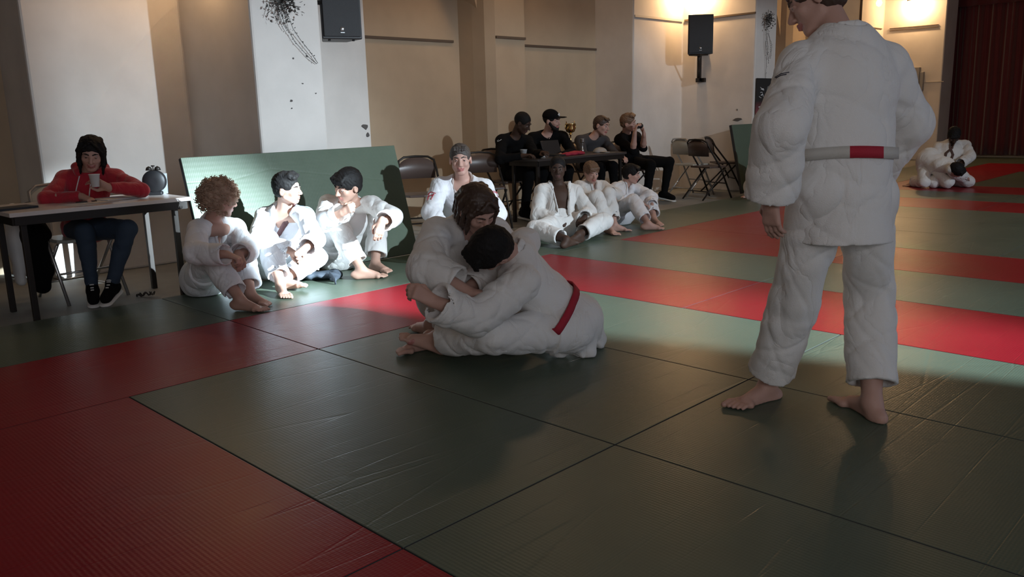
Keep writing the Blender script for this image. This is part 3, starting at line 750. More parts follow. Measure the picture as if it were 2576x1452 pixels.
# red stage curtain
def curtain():
    root=empty('stage_curtain',(0,19.45,0),'tall dark red velvet stage curtain hanging in folds at far end','curtain')
    me=bpy.data.meshes.new('curtain_cloth'); nx,nz=900,14; rnd=random.Random(2); V=[];F=[]
    for j in range(nz):
        z=.02+j/(nz-1)*4.4
        for i in range(nx):
            x=-2.62+i/(nx-1)*7.6; a=.07*(1-.35*j/nz)
            y=a*math.sin(x*19+1.2*math.sin(x*3.1)+.12*j*math.sin(x*1.7))+.03*math.sin(x*47+j*.2)
            V.append((x,y,z))
    for j in range(nz-1):
        for i in range(nx-1): a=j*nx+i; F.append((a,a+1,a+nx+1,a+nx))
    me.from_pydata(V,[],F); me.polygons.foreach_set('use_smooth',[True]*len(F)); me.update()
    o=link('curtain_cloth',me,[mat('red_velvet',(.10,.003,.008),.75,sheen=.5,bump=.2,scale=60)],root)
    so=o.modifiers.new('thick','SOLIDIFY'); so.thickness=.012
    vb=MB(); vb.box((-2.75,-.14,3.20),(5.0,-.10,3.75)); 
    m2=MB()
    n_=200;vs=[];fs=[]
    for i in range(n_):
        x=-2.78+i/(n_-1)*7.8; y=-.20+.03*math.sin(x*16)
        vs+= [(x,y,3.235),(x,y,4.4)]
    for i in range(n_-1): fs.append((2*i,2*i+2,2*i+3,2*i+1))
    m2.add(vs,fs,0,True); p=m2.build('valance',[mat('red_velvet')if 0 else _M['red_velvet']],root); so=p.modifiers.new('t','SOLIDIFY'); so.thickness=.015
curtain()
st=MB(); st.box((-2.6,19.0,-.045),(6,20,.015)); struct('trim_stage',st,CONC)
# leaning mats
def leaning_mat(y0,y1,xb,xt,h,label,grp=None):
    L=math.hypot(h,xb-xt); root_loc=(xb,(y0+y1)/2,0)
    mb=MB(); g=(y1-y0)/2; mb.box((-.045,-g,0),(0,g,L)); mb.m=[1,1,1,0,1,0]
    o=mb.build('judo_mat',[MG,SIDE],None,.005); o.location=(xb,(y0+y1)/2,.002); o.rotation_euler=(0,-math.atan2(xb-xt,h),0)
    return tag(o,label,'mat',grp)
leaning_mat(1.38,3.36,-2.03,-2.30,.955,'long green judo mat leaning on its edge behind the three seated boys')
leaning_mat(9.44,10.16,-2.16,-2.37,.965,'short green judo mat leaning against the far pillar with a head shadow')
# warm lamps
WARM=(1.0,.62,.30)
def wall_lamp(loc,e,label,vis=True,dirn=(0,-1,0)):
    r=empty('wall_lamp',loc,label,'lamp')
    mb=MB(); mb.lathe([(.02,.10),(.10,.08),(.15,.02),(.16,-.03),(.14,-.035),(.12,.0),(.02,.03)],n=24); mb.build('shade',[mat('lamp_shade',(.12,.10,.09),.5)],r)
    mb=MB(); mb.box((-.03,-.02,.05),(.03,.16,.09)); mb.build('bracket',[_M['lamp_shade']],r)
    mb=MB(); mb.lathe([(.005,-.03),(.03,-.015),(.035,.01),(.02,.03)],n=12); mb.build('bulb',[mat('bulb_glow',(1,.72,.4),.3,emit=14)],r)
    lamp('POINT','wall_lamp_light',(loc[0]+dirn[0]*.02,loc[1]+dirn[1]*.02,loc[2]-.09),e,WARM,shadow_soft_size=.04)
wall_lamp((-3.35,9.93,3.02),55,'warm wall lamp glowing above the speaker by the far pillar')
wall_lamp((-2.95,17.93,3.36),62,'warm wall lamp above the grooves beside the red curtain')
wall_lamp((-2.95,1.93,2.75),16,'warm wall lamp high on the near pillar side')
def pendant(loc,e):
    r=empty('pendant_lamp',loc,'bare glowing bulb hanging on a cord behind the standing judoka','lamp')
    mb=MB(); mb.lathe([(.005,-.06),(.035,-.04),(.05,0),(.035,.04),(.02,.06)],n=16); mb.build('bulb',[mat('bulb_bright',(1,.85,.6),.3,emit=60)],r)
    mb=MB(); mb.tube([(0,0,.06),(0,0,4.6-loc[2])],.006,6); mb.build('cord',[mat('cord_black',(.02,.02,.02),.6)],r)
    lamp('POINT','pendant_light',(loc[0],loc[1],loc[2]-.1),e,WARM,shadow_soft_size=.05)
pendant((-2.42,14.62,2.99),40)
# warm fill lights added overhead for the hall and cream alcove
for i,(x,y,e) in enumerate([(-3.2,6.2,22),(0.0,4.6,8),(1.0,9.5,8),(-1.0,14.5,10)]):
    lamp('AREA','warm_fill',(x,y,4.4),e,(1.0,.66,.38),(x,y,0),shape='DISK',size=.5)
# ---------------- furniture ----------------
DKMET=mat('dark_metal',(.03,.025,.022),.45,metal=.6); LTMET=mat('light_metal',(.5,.5,.5),.3,metal=.9); BRN=mat('brown_chair_enamel',(.075,.05,.042),.38)
SILV=mat('pale_chair_enamel',(.42,.42,.38),.35); WHPL=mat('white_plastic',(.75,.76,.78),.4); PAPER=mat('paper',(.72,.72,.72),.8); BLKPL=mat('black_plastic',(.015,.015,.017),.45,bump=.15,scale=200)
def make_chair(label,back,frame):
    r=empty('folding_chair',(0,0,0),label,'chair')
    mb=MB() # backrest: curved pressed panel, faces +Y
    n=12; vs=[]
    for t in (0,.012):
        for i in range(n+1):
            a=i/n; x=-.195+.39*a; bow=.03*(1-(2*a-1)**2); top=.82-.075*abs(2*a-1)**3
            vs+= [(x,-.205-bow+t,.60),(x,-.222-bow+t,.72),(x,-.235-bow+t,top)]
    fs=[]; m=3*(n+1)
    for i in range(n):
        for j in range(2):
            a=3*i+j; fs.append((a,a+3,a+4,a+1)); fs.append((m+a,m+a+1,m+a+4,m+a+3))
        fs.append((3*i+2,3*i+5,m+3*i+5,m+3*i+2)); fs.append((3*i,m+3*i,m+3*i+3,3*i+3))
    mb.add(vs,fs,0,True); mb.build('backrest',[back],r)
    s=MB(); pts=[(-.19,-.17),(-.19,.12),(-.15,.20),(0,.215),(.15,.20),(.19,.12),(.19,-.17)]; s.prism(pts,.435,.46); s.build('seat',[back],r,.006)
    f=MB(); 
    arch=[(-.215,.24,.0),(-.212,.02,.43),(-.205,-.19,.70),(-.19,-.235,.79),(-.13,-.262,.825),(0,-.27,.832),(.13,-.262,.825),(.19,-.235,.79),(.205,-.19,.70),(.212,.02,.43),(.215,.24,.0)]
    f.tube(arch,.0125,8); f.build('front_frame',[frame],r)
    for x in (-1,1):
        l=MB(); l.tube([(.195*x,.13,.425),(.197*x,-.30,0)],.0115,8); l.build('leg',[frame],r)
    c=MB(); c.tube([(-.195,-.20,.115),(.195,-.20,.115)],.008,6); c.build('stretcher',[frame],r)
    c=MB(); c.tube([(-.213,.13,.215),(.213,.13,.215)],.008,6); c.build('stretcher',[frame],r)
    return r
def copy_tree(o,parent=None):
    c=o.copy(); C.objects.link(c); c.parent=parent
    for ch in [x for x in bpy.data.objects if x.parent==o]: copy_tree(ch,c)
    return c
cb=make_chair('brown folding chair standing empty between the leaning mat and smiling man',BRN,DKMET)
cs=make_chair('pale metal folding chair under the woman in red',SILV,LTMET)
def put(o,x,y,rz,label=None,z=-.045,s=1.0,grp=None):
    o.location=(x,y,z); o.rotation_euler=(0,0,rz); o.scale=(s,s,s)
    if label: o['label']=label
    if grp: o['group']=grp
    return o
def face(dx,dy): return math.atan2(-dx,dy)
put(cb,-3.0,4.22,face(.85,-.5),s=1.0)
put(cs,-2.76,.74,face(1,.1),s=1.0)
for a in [(-2.85,-.12,face(1,.2),'pale metal folding chair at far left holding a dark coat',cs),
          (-2.95,5.12,face(.9,-.45),'dark folding chair right behind the smiling man',cb),
          (-3.38,5.86,face(.95,-.1),'folding chair under the shaven-headed man in black jacket',cb),
          (-3.50,6.72,face(.95,-.1),'folding chair under the man in the cap',cb),
          (-3.50,7.60,face(.95,-.1),'folding chair under the man in the grey jacket',cb),
          (-3.14,8.14,face(.9,.1),'folding chair under the man holding a camera',cb),
          (-2.93,9.32,face(.25,1),'pale folding chair behind the brown one near far pillar',cs),
          (-2.47,9.02,face(.25,1),'empty brown folding chair nearest the short leaning mat',cb),
          (-2.72,9.86,face(.9,.9),'dark folding chair half hidden behind the short leaning mat',cb)]:
    put(copy_tree(a[4]),a[0],a[1],a[2],a[3])
# coat on left chair
co=SDF(noise=(.012,14,1)); co.chain([(-2.82,-.20,.42),(-2.62,-.12,.44),(-2.50,-.06,.36),(-2.47,-.03,.05)],[.10,.12,.09,.07],.05,sq=(0,0,1),f=1.0); co.cone((-2.95,-.35,.75),(-2.85,.0,.55),.10,.12,.05)
o=sdfobj('dark_coat',co,.015,[BLACKCL],None); tag(o,'dark coat heaped on the pale chair at far left','coat')
co=SDF(noise=(.008,16,2)); co.chain([(-2.90,.50,.62),(-2.80,.48,.45),(-2.72,.46,.20),(-2.70,.45,.10)],[.06,.09,.07,.06],.04)
o=sdfobj('dark_scarf',co,.012,[BLACKCL],None); tag(o,'dark coat hanging down beside the woman in red','coat')
co=SDF(noise=(.008,16,4)); co.chain([(-3.0,.42,.62),(-2.95,.40,.40),(-2.93,.38,.12)],[.05,.08,.035],.04)  # pale soft shape, narrowing towards the floor
o=sdfobj('pale_shape',co,.012,[WHITECL],None); tag(o,'pale shape hanging behind the front left table leg','cloth')
def table(name,label,x0,x1,y0,y1,top,leg_in,zt=.70,th=.028):
    r=empty(name,((x0+x1)/2,(y0+y1)/2,-.045),label,'table'); cx_,cy_=(x0+x1)/2,(y0+y1)/2; hx,hy=(x1-x0)/2,(y1-y0)/2; z0=.045
    mb=MB(); mb.box((-hx,-hy,zt-th+z0),(hx,hy,zt+z0)); mb.build('tabletop',[top],r,.004)
    mb=MB(); a=leg_in; 
    for s_ in (-1,1): mb.box((s_*(hx-.03)-.012,-hy+.03,zt-th-.055+z0),(s_*(hx-.03)+.012,hy-.03,zt-th+z0)); mb.box((-hx+.03,s_*(hy-.03)-.012,zt-th-.055+z0),(hx-.03,s_*(hy-.03)+.012,zt-th+z0))
    mb.build('apron',[DKMET],r)
    for sx in (-1,1):
        for sy in (-1,1):
            mb=MB(); x=sx*(hx-a); y=sy*(hy-a); mb.box((x-.018,y-.018,0),(x+.018,y+.018,zt-th+z0)); l=mb.build('leg',[DKMET],r,.003)
    return r
TT=mat('grey_laminate',(.66,.60,.57),.28,bump=.05,scale=90); TD=mat('dark_laminate',(.05,.042,.04),.3)
table('folding_table','long grey table on dark legs with the woman in red behind it',-2.72,-2.02,.14,1.30,TT,.09,zt=.69)
table('folding_table','dark topped table with trophies behind the seated judoka',-3.05,-2.55,5.55,7.20,TD,.06,zt=.70)
z1=.69+.001
def thing(name,label,cat,loc): return empty(name,loc,label,cat)
# alarm clock
r=thing('alarm_clock','black round alarm clock on the right end of grey table','clock',(-2.40,1.21,z1)); r.rotation_euler=(0,0,face(.8,-.6)+math.pi)
m=MB(); m.lathe([(.02,-.03),(.075,-.03),(.082,-.02),(.082,.02),(.075,.03),(.02,.03)],n=32); b_=m.build('case',[BLKPL],r); b_.rotation_euler=(math.pi/2,0,0); b_.location=(0,0,.102)
m=MB(); m.lathe([(.01,-.034),(.055,-.034),(.06,-.028),(.05,-.028)],n=28); b2=m.build('back_cover',[mat('clock_back',(.03,.03,.032),.3)],r); b2.rotation_euler=(math.pi/2,0,0); b2.location=(0,0,.102)
m=MB(); m.box((-.05,-.025,0),(.05,.025,.028)); m.build('base',[BLKPL],r,.008)
for x in (-.03,.03):
    m=MB(); m.lathe([(.002,.03),(.018,.02),(.024,0),(.002,0)],c=(x,0,.182),n=16); m.build('bell',[DKMET],r)
m=MB(); m.tube([(0,0,.18),(0,0,.215)],.004,6); m.tube([(-.012,0,.213),(.012,0,.213)],.005,6); m.build('hammer',[DKMET],r)
# clear box
r=thing('clear_plastic_box','clear plastic box standing behind the alarm clock','box',(-2.47,1.27,z1))
m=MB()
for a,b_ in (((-.045,-.045,0),(.045,.045,.004)),((-.045,-.045,0),(-.042,.045,.15)),((.042,-.045,0),(.045,.045,.15)),((-.045,-.045,0),(.045,-.042,.15)),((-.045,.042,0),(.045,.045,.15))): m.box(a,b_)
m.build('box_walls',[mat('clear_plastic',(.8,.85,.88),.12,trans=.8)],r); r.rotation_euler=(0,0,.6)
m=MB(); m.lathe([(.012,.004),(.013,.05),(.009,.055)],n=12); m.build('content',[LTMET],r)
def cup(loc,label,h=.085,r0=.026,r1=.036,m_=None):
    m=MB(); m.lathe([(r0,0),(r1,h),(r1+.002,h),(r1+.002,h-.004),(r1-.002,h-.002),(r0-.002,.004)],n=24,cap=True)
    o=m.build('plastic_cup',[m_ or WHPL],None); o.location=loc; return tag(o,label,'cup')
def papers(name,loc,rz,sx,sy,h,label,m_=PAPER):
    rnd=random.Random(int(abs(loc[1])*100)); m=MB(); k=max(1,int(h/.002))
    for i in range(k):
        a=rnd.uniform(-.03,.03); c_,s_=math.cos(a),math.sin(a); hx,hy=sx/2,sy/2; R_=Matrix.Rotation(a,3,'Z')
        m.box((-hx,-hy,i*.002),(hx,hy,i*.002+.0016),0,R_,(0,0,0))
    o=m.build(name,[m_],None); o.location=loc; o.rotation_euler=(0,0,rz); return tag(o,label,'paper')
papers('paper_sheet',(-2.22,.68,z1),.3,.21,.30,.002,'white sheet of paper under the hand of the woman in red')
papers('paper_stack',(-2.38,.94,z1),.2,.21,.30,.010,'stack of white papers beside the alarm clock')
papers('notebook',(-2.30,.24,z1),.2,.16,.24,.014,'dark notebook on the left end of the grey table',BLKPL)['category']='notebook'
m=MB(); m.tube([(0,0,.004),(.02,.13,.004)],.0035,6); o=m.build('pen',[BLKPL],None); o.location=(-2.30,.62,z1+.003); tag(o,'thin dark pen lying on the sheet of paper','pen')
# floor odds and ends
bg=SDF(floor=-.044,noise=(.006,20,3)); bg.ell((-2.46,1.53,.06),(.12,.10,.13),None,.03); bg.cone((-2.46,1.45,.16),(-2.42,1.58,.16),.03,.03,.03)
o=sdfobj('black_bag',bg,.01,[mat('bag_black',(.014,.014,.016),.5,bump=.3,scale=60)],None); tag(o,'small black bag on the floor behind the right table leg','bag')
bp=SDF(floor=.001,noise=(.006,26,5))
bp.chain([(-1.98,2.02,.02),(-1.86,2.10,.045),(-1.72,2.05,.03),(-1.62,2.20,.03),(-1.50,2.10,.02)],[.05,.06,.05,.05,.03],.02,sq=(0,0,1),f=1.5)
bp.chain([(-1.80,1.98,.03),(-1.66,2.00,.05),(-1.55,2.16,.03)],[.035,.04,.03],.02,sq=(0,0,1),f=1.6)
r=empty('belt_pile',(-1.75,2.08,0),'crumpled dark blue jacket lying on the mat between two boys','jacket')
sdfobj('cloth_heap',bp,.007,[mat('navy_cloth',(.035,.045,.06),.75,bump=.4,scale=60)],r)
m=MB(); m.tube([(.20,.02,.05),(.27,.00,.045),(.33,-.02,.03),(.35,-.03,.004)],.022,8,flat=.25); m.build('strap',[mat('navy_cloth') if 0 else _M['navy_cloth']],r)
m=MB(); m.tube([(-.06,.0,.100),(.0,.03,.108),(.05,-.02,.095),(.09,.0,.085)],.012,8,flat=.4); m.build('white_stripe',[WHITECL],r)
tk=MB(); rnd=random.Random(3)
for q in range(5):
    a=rnd.uniform(0,6); cx_,cy_=-2.40+q*.022,1.0+q*.016
    tk.tube([(cx_+.018*math.cos(t+a),cy_+.018*math.sin(t+a),-.03+.012*math.sin(2*t)+.004*q) for t in [i*.7 for i in range(9)]],.004,6,closed=True)
o=tk.build('key_ring',[DKMET],None); tag(o,'small tangle of dark keys on the floor beyond the sneakers','keys')
m=SDF(floor=-.044); m.ell((-2.30,1.50,-.018),(.045,.03,.026),None,.01); o=sdfobj('watch',m,.005,[LTMET],None); tag(o,'small shiny object on the floor by the table leg','watch')
# second table objects
z2=.70+.001
cup((-2.93,5.72,z2),'white plastic cup near the left end of the dark table',.095,.028,.040)
papers('book_stack',(-2.86,5.95,z2),.4,.12,.17,.014,'small pale stack of books beside the white cup')['category']='book'
papers('card_stack',(-2.86,5.95,z2+.015),.5,.07,.09,.024,'white block of cards on top of the small book stack')['category']='cards'
GOLD=mat('gold_metal',(.75,.52,.22),.22,metal=1.0)
def trophy(loc,label,s=1.0,h=.36,m_=None,handles=True):
    m_=m_ or GOLD; r=empty('trophy',loc,label,'trophy')
    b_=MB(); b_.lathe([(.045*s,0),(.045*s,.02*s),(.06*s,.022*s),(.04*s,.03*s)],n=24); b_.build('base',[BLKPL],r)
    st=MB(); st.lathe([(.042*s,.03*s),(.045*s,.06*s),(.030*s,.10*s),(.012*s,.12*s),(.022*s,.14*s),(.010*s,.16*s),(.010*s,.22*s),(.024*s,.23*s),(.012*s,.245*s)],n=24); st.build('stem',[m_],r)
    c=MB(); c.lathe([(.012*s,.245*s),(.05*s,.262*s),(.062*s,.30*s),(.060*s,.35*s),(.068*s,h*s),(.064*s,h*s),(.054*s,.35*s),(.05*s,.30*s),(.01*s,.27*s)],n=28,cap=False); c.build('cup_bowl',[m_],r)
    if handles:
        for x in (-1,1):
            hh=MB(); hh.tube([(0,.058*s*x,.285*s),(0,.095*s*x,.30*s),(0,.098*s*x,.345*s),(0,.070*s*x,.355*s),(0,.075*s*x,.385*s)],.006*s,8); hh.build('handle',[m_],r)
    return r
trophy((-2.98,6.62,z2),'tall gold trophy cup with two handles on the dark table',1.02)
trophy((-2.94,6.80,z2),'small silver trophy cup right of the gold one',.48,m_=LTMET,handles=False)
rc=SDF(floor=z2,noise=(.006,30,1)); rc.chain([(-2.72,6.20,z2+.012),(-2.72,6.38,z2+.02),(-2.75,6.55,z2+.012)],[.05,.055,.045],.02,sq=(0,0,1),f=2.2)
o=sdfobj('red_cloth',rc,.008,[mat('red_cloth',(.33,.015,.04),.8)],None); tag(o,'crumpled red cloth on the dark table','cloth')
hc=SDF(floor=z2); hc.ell((-2.78,6.95,z2),(.085,.10,.065),None,.01); hc.cone((-2.70,6.93,z2+.008),(-2.64,6.90,z2+.006),.06,.05,.01,sq=(0,0,1),f=6)
o=sdfobj('flat_cap',hc,.008,[mat('grey_felt',(.30,.29,.28),.85,bump=.3,scale=120)],None); tag(o,'pale grey cap lying at the right end of the dark table','hat')
m=MB(); m.box((-.16,-.12,0),(.16,.12,.02)); m.box((-.16,.115,.02),(.16,.125,.20),0,Matrix.Rotation(-.35,3,'X'),(0,.0,.03)); o=m.build('laptop',[BLKPL],None,.003); o.location=(-2.80,6.22,z2) ; o.rotation_euler=(0,0,face(-1,0)); tag(o,'black laptop open before the man in the cap','laptop')
# speakers
def speaker(loc,rz,w,d,h,label):
    r=empty('loudspeaker',loc,label,'speaker'); r.rotation_euler=(0,0,rz)
    m=MB(); m.prism([(-w/2,.0),(w/2,0),(w*.32,-d),(-w*.32,-d)],0,h); m.build('cabinet',[BLKPL],r,.01)
    g=MB(); g.box((-w/2+.015,.001,.02),(w/2-.015,.014,h-.02)); g.build('grille',[mat('speaker_grille',(.02,.02,.022),.6,bump=.6,scale=300)],r,.006)
    b_=MB(); b_.lathe([(.002,0),(.020,0),(.020,.003),(.002,.003)],n=20); bb=b_.build('badge',[LTMET],r); bb.rotation_euler=(-math.pi/2,0,0); bb.location=(0,.014,.085)
    b_=MB(); b_.box((-.018,.014,.052),(.018,.017,.058)); b_.build('badge_text',[LTMET],r)
    for x in (-.12,.12):
        b_=MB(); b_.lathe([(.012,-.012),(.012,0)],c=(x*w/.4,-.05,0),n=10); b_.build('rubber_foot',[BLKPL],r)
    return r
s2=speaker((-3.02,9.62,1.985),face(.72,-.80),.37,.30,.56,'black loudspeaker on an angled wall bracket by the far pillar')
m=MB(); 
m.box((-3.31,10.0,1.62),(-3.26,10.05,2.10)); m.box((-3.36,10.05,1.60),(-3.21,10.10,1.66)); m.box((-3.36,10.05,2.04),(-3.18,10.10,2.10)); m.box((-3.31,9.98,1.60),(-3.26,10.1,1.66))
m.tube([(-3.285,10.02,1.955),(-3.05,9.62,1.965)],.02,8); m.tube([(-3.285,10.02,1.66),(-3.12,9.74,1.95)],.018,8); m.box((-3.14,9.50,1.965),(-2.95,9.72,1.983))
o=m.build('speaker_bracket',[DKMET],None); tag(o,'black angled steel bracket holding the far loudspeaker','bracket')
s1=speaker((-2.62,3.10,1.895),face(.93,-.36),.36,.32,.62,'large black loudspeaker beside the sunlit near pillar')
m=MB(); m.box((-2.72,2.73,2.1),(-2.60,2.76,2.3)); m.tube([(-2.66,2.75,2.2),(-2.70,2.95,2.2)],.02,8); o=m.build('speaker_bracket',[DKMET],None); tag(o,'dark steel bracket behind the near loudspeaker','bracket')
# dried hanging plants
def vine(label,x,y,z,strings,seed,bunch=.12,nl=110):
    rnd=random.Random(seed); r=empty('dried_plant',(x,y,z),label,'plant'); LF=mat('dry_leaf',(.06,.055,.05),.8)
    sm=MB()
    lf=MB()
    def leaf(p,s_):
        a=rnd.uniform(0,6.28);b=rnd.uniform(-1,1); d=V3(math.cos(a)*.5+.3,math.sin(a),b); d=nrm(d); e=nrm(np.cross(d,[rnd.uniform(-1,1),rnd.uniform(-1,1),rnd.uniform(-1,1)])); f_=np.cross(d,e)
        p=V3(p); q=[p,p+d*s_*.5+e*s_*.28+f_*s_*.1,p+d*s_,p+d*s_*.5-e*s_*.28+f_*s_*.1]
        lf.add(q,[(0,1,2,3)]); lf.add([v-f_*.0015 for v in q],[(3,2,1,0)])
    for q in range(nl):
        p=V3(.05+abs(rnd.gauss(0,.03)),rnd.gauss(0,bunch*.55),rnd.gauss(0,bunch*.6)); leaf(p,rnd.uniform(.015,.04))
    for q in range(16):
        a=rnd.uniform(0,6.28); e=V3(.07+rnd.uniform(0,.05),math.cos(a)*bunch*1.1,math.sin(a)*bunch*1.1); sm.tube([(.02,0,0),tuple(e*.6),tuple(e)],.0025,5)
    for st in strings:
        n_=len(st)-1; L_=0
        for i in range(n_):
            a=V3(st[i]);b=V3(st[i+1]); k=max(2,int(np.linalg.norm(b-a)/.018))
            for j in range(k):
                p=a+(b-a)*j/k
                if rnd.random()<.75: leaf(p+V3(.004,rnd.gauss(0,.006),0),rnd.uniform(.008,.018))
        sm.tube(st,.0022,5)
    sm.build('stem',[LF],r); lf.build('leaf',[LF],r); r.children
    return r
vine('dried plant with trailing strings hanging on the sunlit near pillar',-2.40,2.36,2.13,[[(.03,-.02,-.05),(.04,.02,-.18),(.03,.10,-.30),(.03,.22,-.42),(.02,.30,-.47)],[(.03,.04,-.05),(.05,.08,-.2),(.03,.15,-.28),(.03,.24,-.38),(.02,.31,-.465)],[(.03,-.1,-.02),(.05,-.14,-.12)],[(.03,-.04,-.03),(.05,-.02,-.15),(.05,.02,-.21)]],5,.12,200)
vine('dried plant and brown leaf chain hanging on the far pillar',-2.40,10.34,2.45,[[(.03,0,-.05),(.05,.0,-.2),(.05,.04,-.45),(.04,.1,-.62)],[(.03,.02,-.05),(.06,.06,-.25),(.05,.12,-.4),(.05,.10,-.55)],[(.03,.0,-.3),(.03,.05,-.6),(.02,.06,-.85)],[(.04,-.02,-.1),(.05,-.02,-.35),(.05,.03,-.5)],[(.05,.03,-.2),(.06,.14,-.35),(.05,.13,-.55)]],8,.10,170)
# roll-up banner on far pillar
r=empty('banner',(-2.38,10.40,.0),'tall dark and red banner with white brush writing by the far pillar','banner')
m=MB(); m.box((-.0,-.27,.02),(.006,.27,1.62)); m.m=[0]*6
bm_=bpy.data.materials.new('banner_print'); bm_.use_nodes=True; nt=bm_.node_tree; b_=nt.nodes['Principled BSDF']
ge=nt.nodes.new('ShaderNodeNewGeometry'); sp=nt.nodes.new('ShaderNodeSeparateXYZ'); nt.links.new(ge.outputs['Position'],sp.inputs[0])
rp=nt.nodes.new('ShaderNodeValToRGB'); mr=nt.nodes.new('ShaderNodeMapRange'); mr.inputs['From Min'].default_value=0; mr.inputs['From Max'].default_value=1.62; nt.links.new(sp.outputs['Z'],mr.inputs['Value']); nt.links.new(mr.outputs[0],rp.inputs[0])
rp.color_ramp.elements[0].color=(.22,.06,.07,1); rp.color_ramp.elements[0].position=.70; rp.color_ramp.elements[1].color=(.025,.025,.025,1); rp.color_ramp.elements[1].position=.80
nt.links.new(rp.outputs[0],b_.inputs['Base Color']); b_.inputs['Roughness'].default_value=.5
m.build('print',[bm_],r)
m=MB(); rnd=random.Random(9)
def stroke(pts,w_): m.tube([(.010,a,b) for a,b in pts],w_,4,flat=1)
for (zc) in (1.50,1.38,1.22,1.13):
    y_=-.13
    for q in range(4):
        a=rnd.uniform(-.05,.05); b2=rnd.uniform(-.04,.04); stroke([(y_+a-.03,zc+b2),(y_+a+.02,zc+b2+rnd.uniform(-.03,.03)),(y_+a+.04,zc+b2-.02)],.004)
m.build('brush_characters',[WHITECL],r)
m=MB(); m.lathe([(.001,0),(.05,.02),(.065,.14),(.055,.30),(.03,.36),(.001,.37)],n=16); sh=m.build('pale_figure',[mat('banner_grey',(.16,.16,.15),.6)],r); sh.scale=(.06,1,1); sh.location=(.007,.09,1.14)
m=MB()
for i,zc in enumerate([1.02,.96,.91,.86,.80,.74,.69,.63,.57,.52]):
    w_=[.06,.08,.05,.09,.06,.08,.10,.07,.06,.09][i]; m.box((.006,.02-w_,zc-.012),(.010,.02+w_*.9,zc+.004)); 
m.build('lettering',[mat('banner_ink',(.06,.012,.015),.6)],r)
m=MB(); m.box((-.03,-.29,-.0),(.05,.29,.03)); m.build('stand',[LTMET],r)
r=empty('banner',(-2.62,10.95,.0),'second dark red banner half hidden behind the standing judoka','banner')
m=MB(); m.box((0,-.25,.02),(.006,.25,1.7)); m.build('print',[bm_],r)
m=MB(); m.box((-.03,-.27,-.0),(.04,.27,.03)); m.build('stand',[LTMET],r)
# electrical box, pipe, peeling plaster
m=MB(); m.box((-2.98,18.0,1.35),(-2.78,18.1,1.95)); m.box((-2.78,18.02,1.45),(-2.70,18.1,1.85)); o=m.build('wall_cabinet',[mat('grey_paint',(.30,.29,.28),.6)],None,.01); tag(o,'grey cabinet on the far wall beside the standing judoka','cabinet')
m=MB(); m.tube([(-3.62,16.78,2.2),(-3.62,16.78,4.5)],.025,8); o=m.build('drain_pipe',[mat('pipe_brown',(.06,.04,.03),.6)],None); tag(o,'thin dark pipe running up the far wall under the bulb','pipe')
def flake(name,c,ax,sc,label,seed,n_=9):
    rnd=random.Random(seed); m=MB(); pts=[]
    for i in range(n_):
        a=i/n_*6.283; rr=rnd.uniform(.5,1.1); pts.append((math.cos(a)*rr*sc[0],math.sin(a)*rr*sc[1]))
    if ax=='x': v0=[(c[0]+.002,c[1]+p,c[2]+q) for p,q in pts]; v1=[(c[0]+.008,c[1]+p*.9,c[2]+q*.9) for p,q in pts]
    else: v0=[(c[0]+p,c[1]-.002,c[2]+q) for p,q in pts]; v1=[(c[0]+p*.9,c[1]-.008,c[2]+q*.9) for p,q in pts]
    m.add(v0+v1,[tuple(range(n_,2*n_))]+[(i,(i+1)%n_,n_+(i+1)%n_,n_+i) for i in range(n_)]); o=m.build(name,[mat('bare_plaster',(.10,.09,.085),.95)],None); tag(o,label,'plaster')
flake('plaster_chip',(WX,4.02,1.11),'x',(.06,.035),'dark chipped plaster patch on the pier edge above the leaning mat',3)
flake('plaster_chip',(WX,4.05,1.03),'x',(.03,.03),'smaller plaster chip just below the large one',4)
flake('plaster_chip',(RX,6.47,.83) if 0 else (RX+.5,6.30,.85),'x',(.015,.08),'narrow red brown crack low on the cream wall',5)
flake('plaster_chip',(-2.66,10.1,1.03),'y',(.09,.03),'dark arched mark on wall above the short leaning mat',6)
flake('plaster_chip',(-2.66,10.1,1.17),'y',(.012,.02),'tiny dark spot above the arched mark',7)
for i,(y_,z_,s_) in enumerate([(2.58,1.72,.012),(2.45,1.70,.010),(2.52,1.50,.009),(2.40,1.36,.014),(2.64,1.42,.008),(2.40,1.30,.008)]):
    flake('plaster_chip',(PX,y_,z_),'x',(s_,s_*.8),['round dark nail hole right of the vine tip','small mark high on the sunlit pillar','tiny hole at the middle of the sunlit pillar','largest round hole on the sunlit pillar','faint mark near right edge of the sunlit pillar','faint low mark on the sunlit pillar'][i],20+i,7)
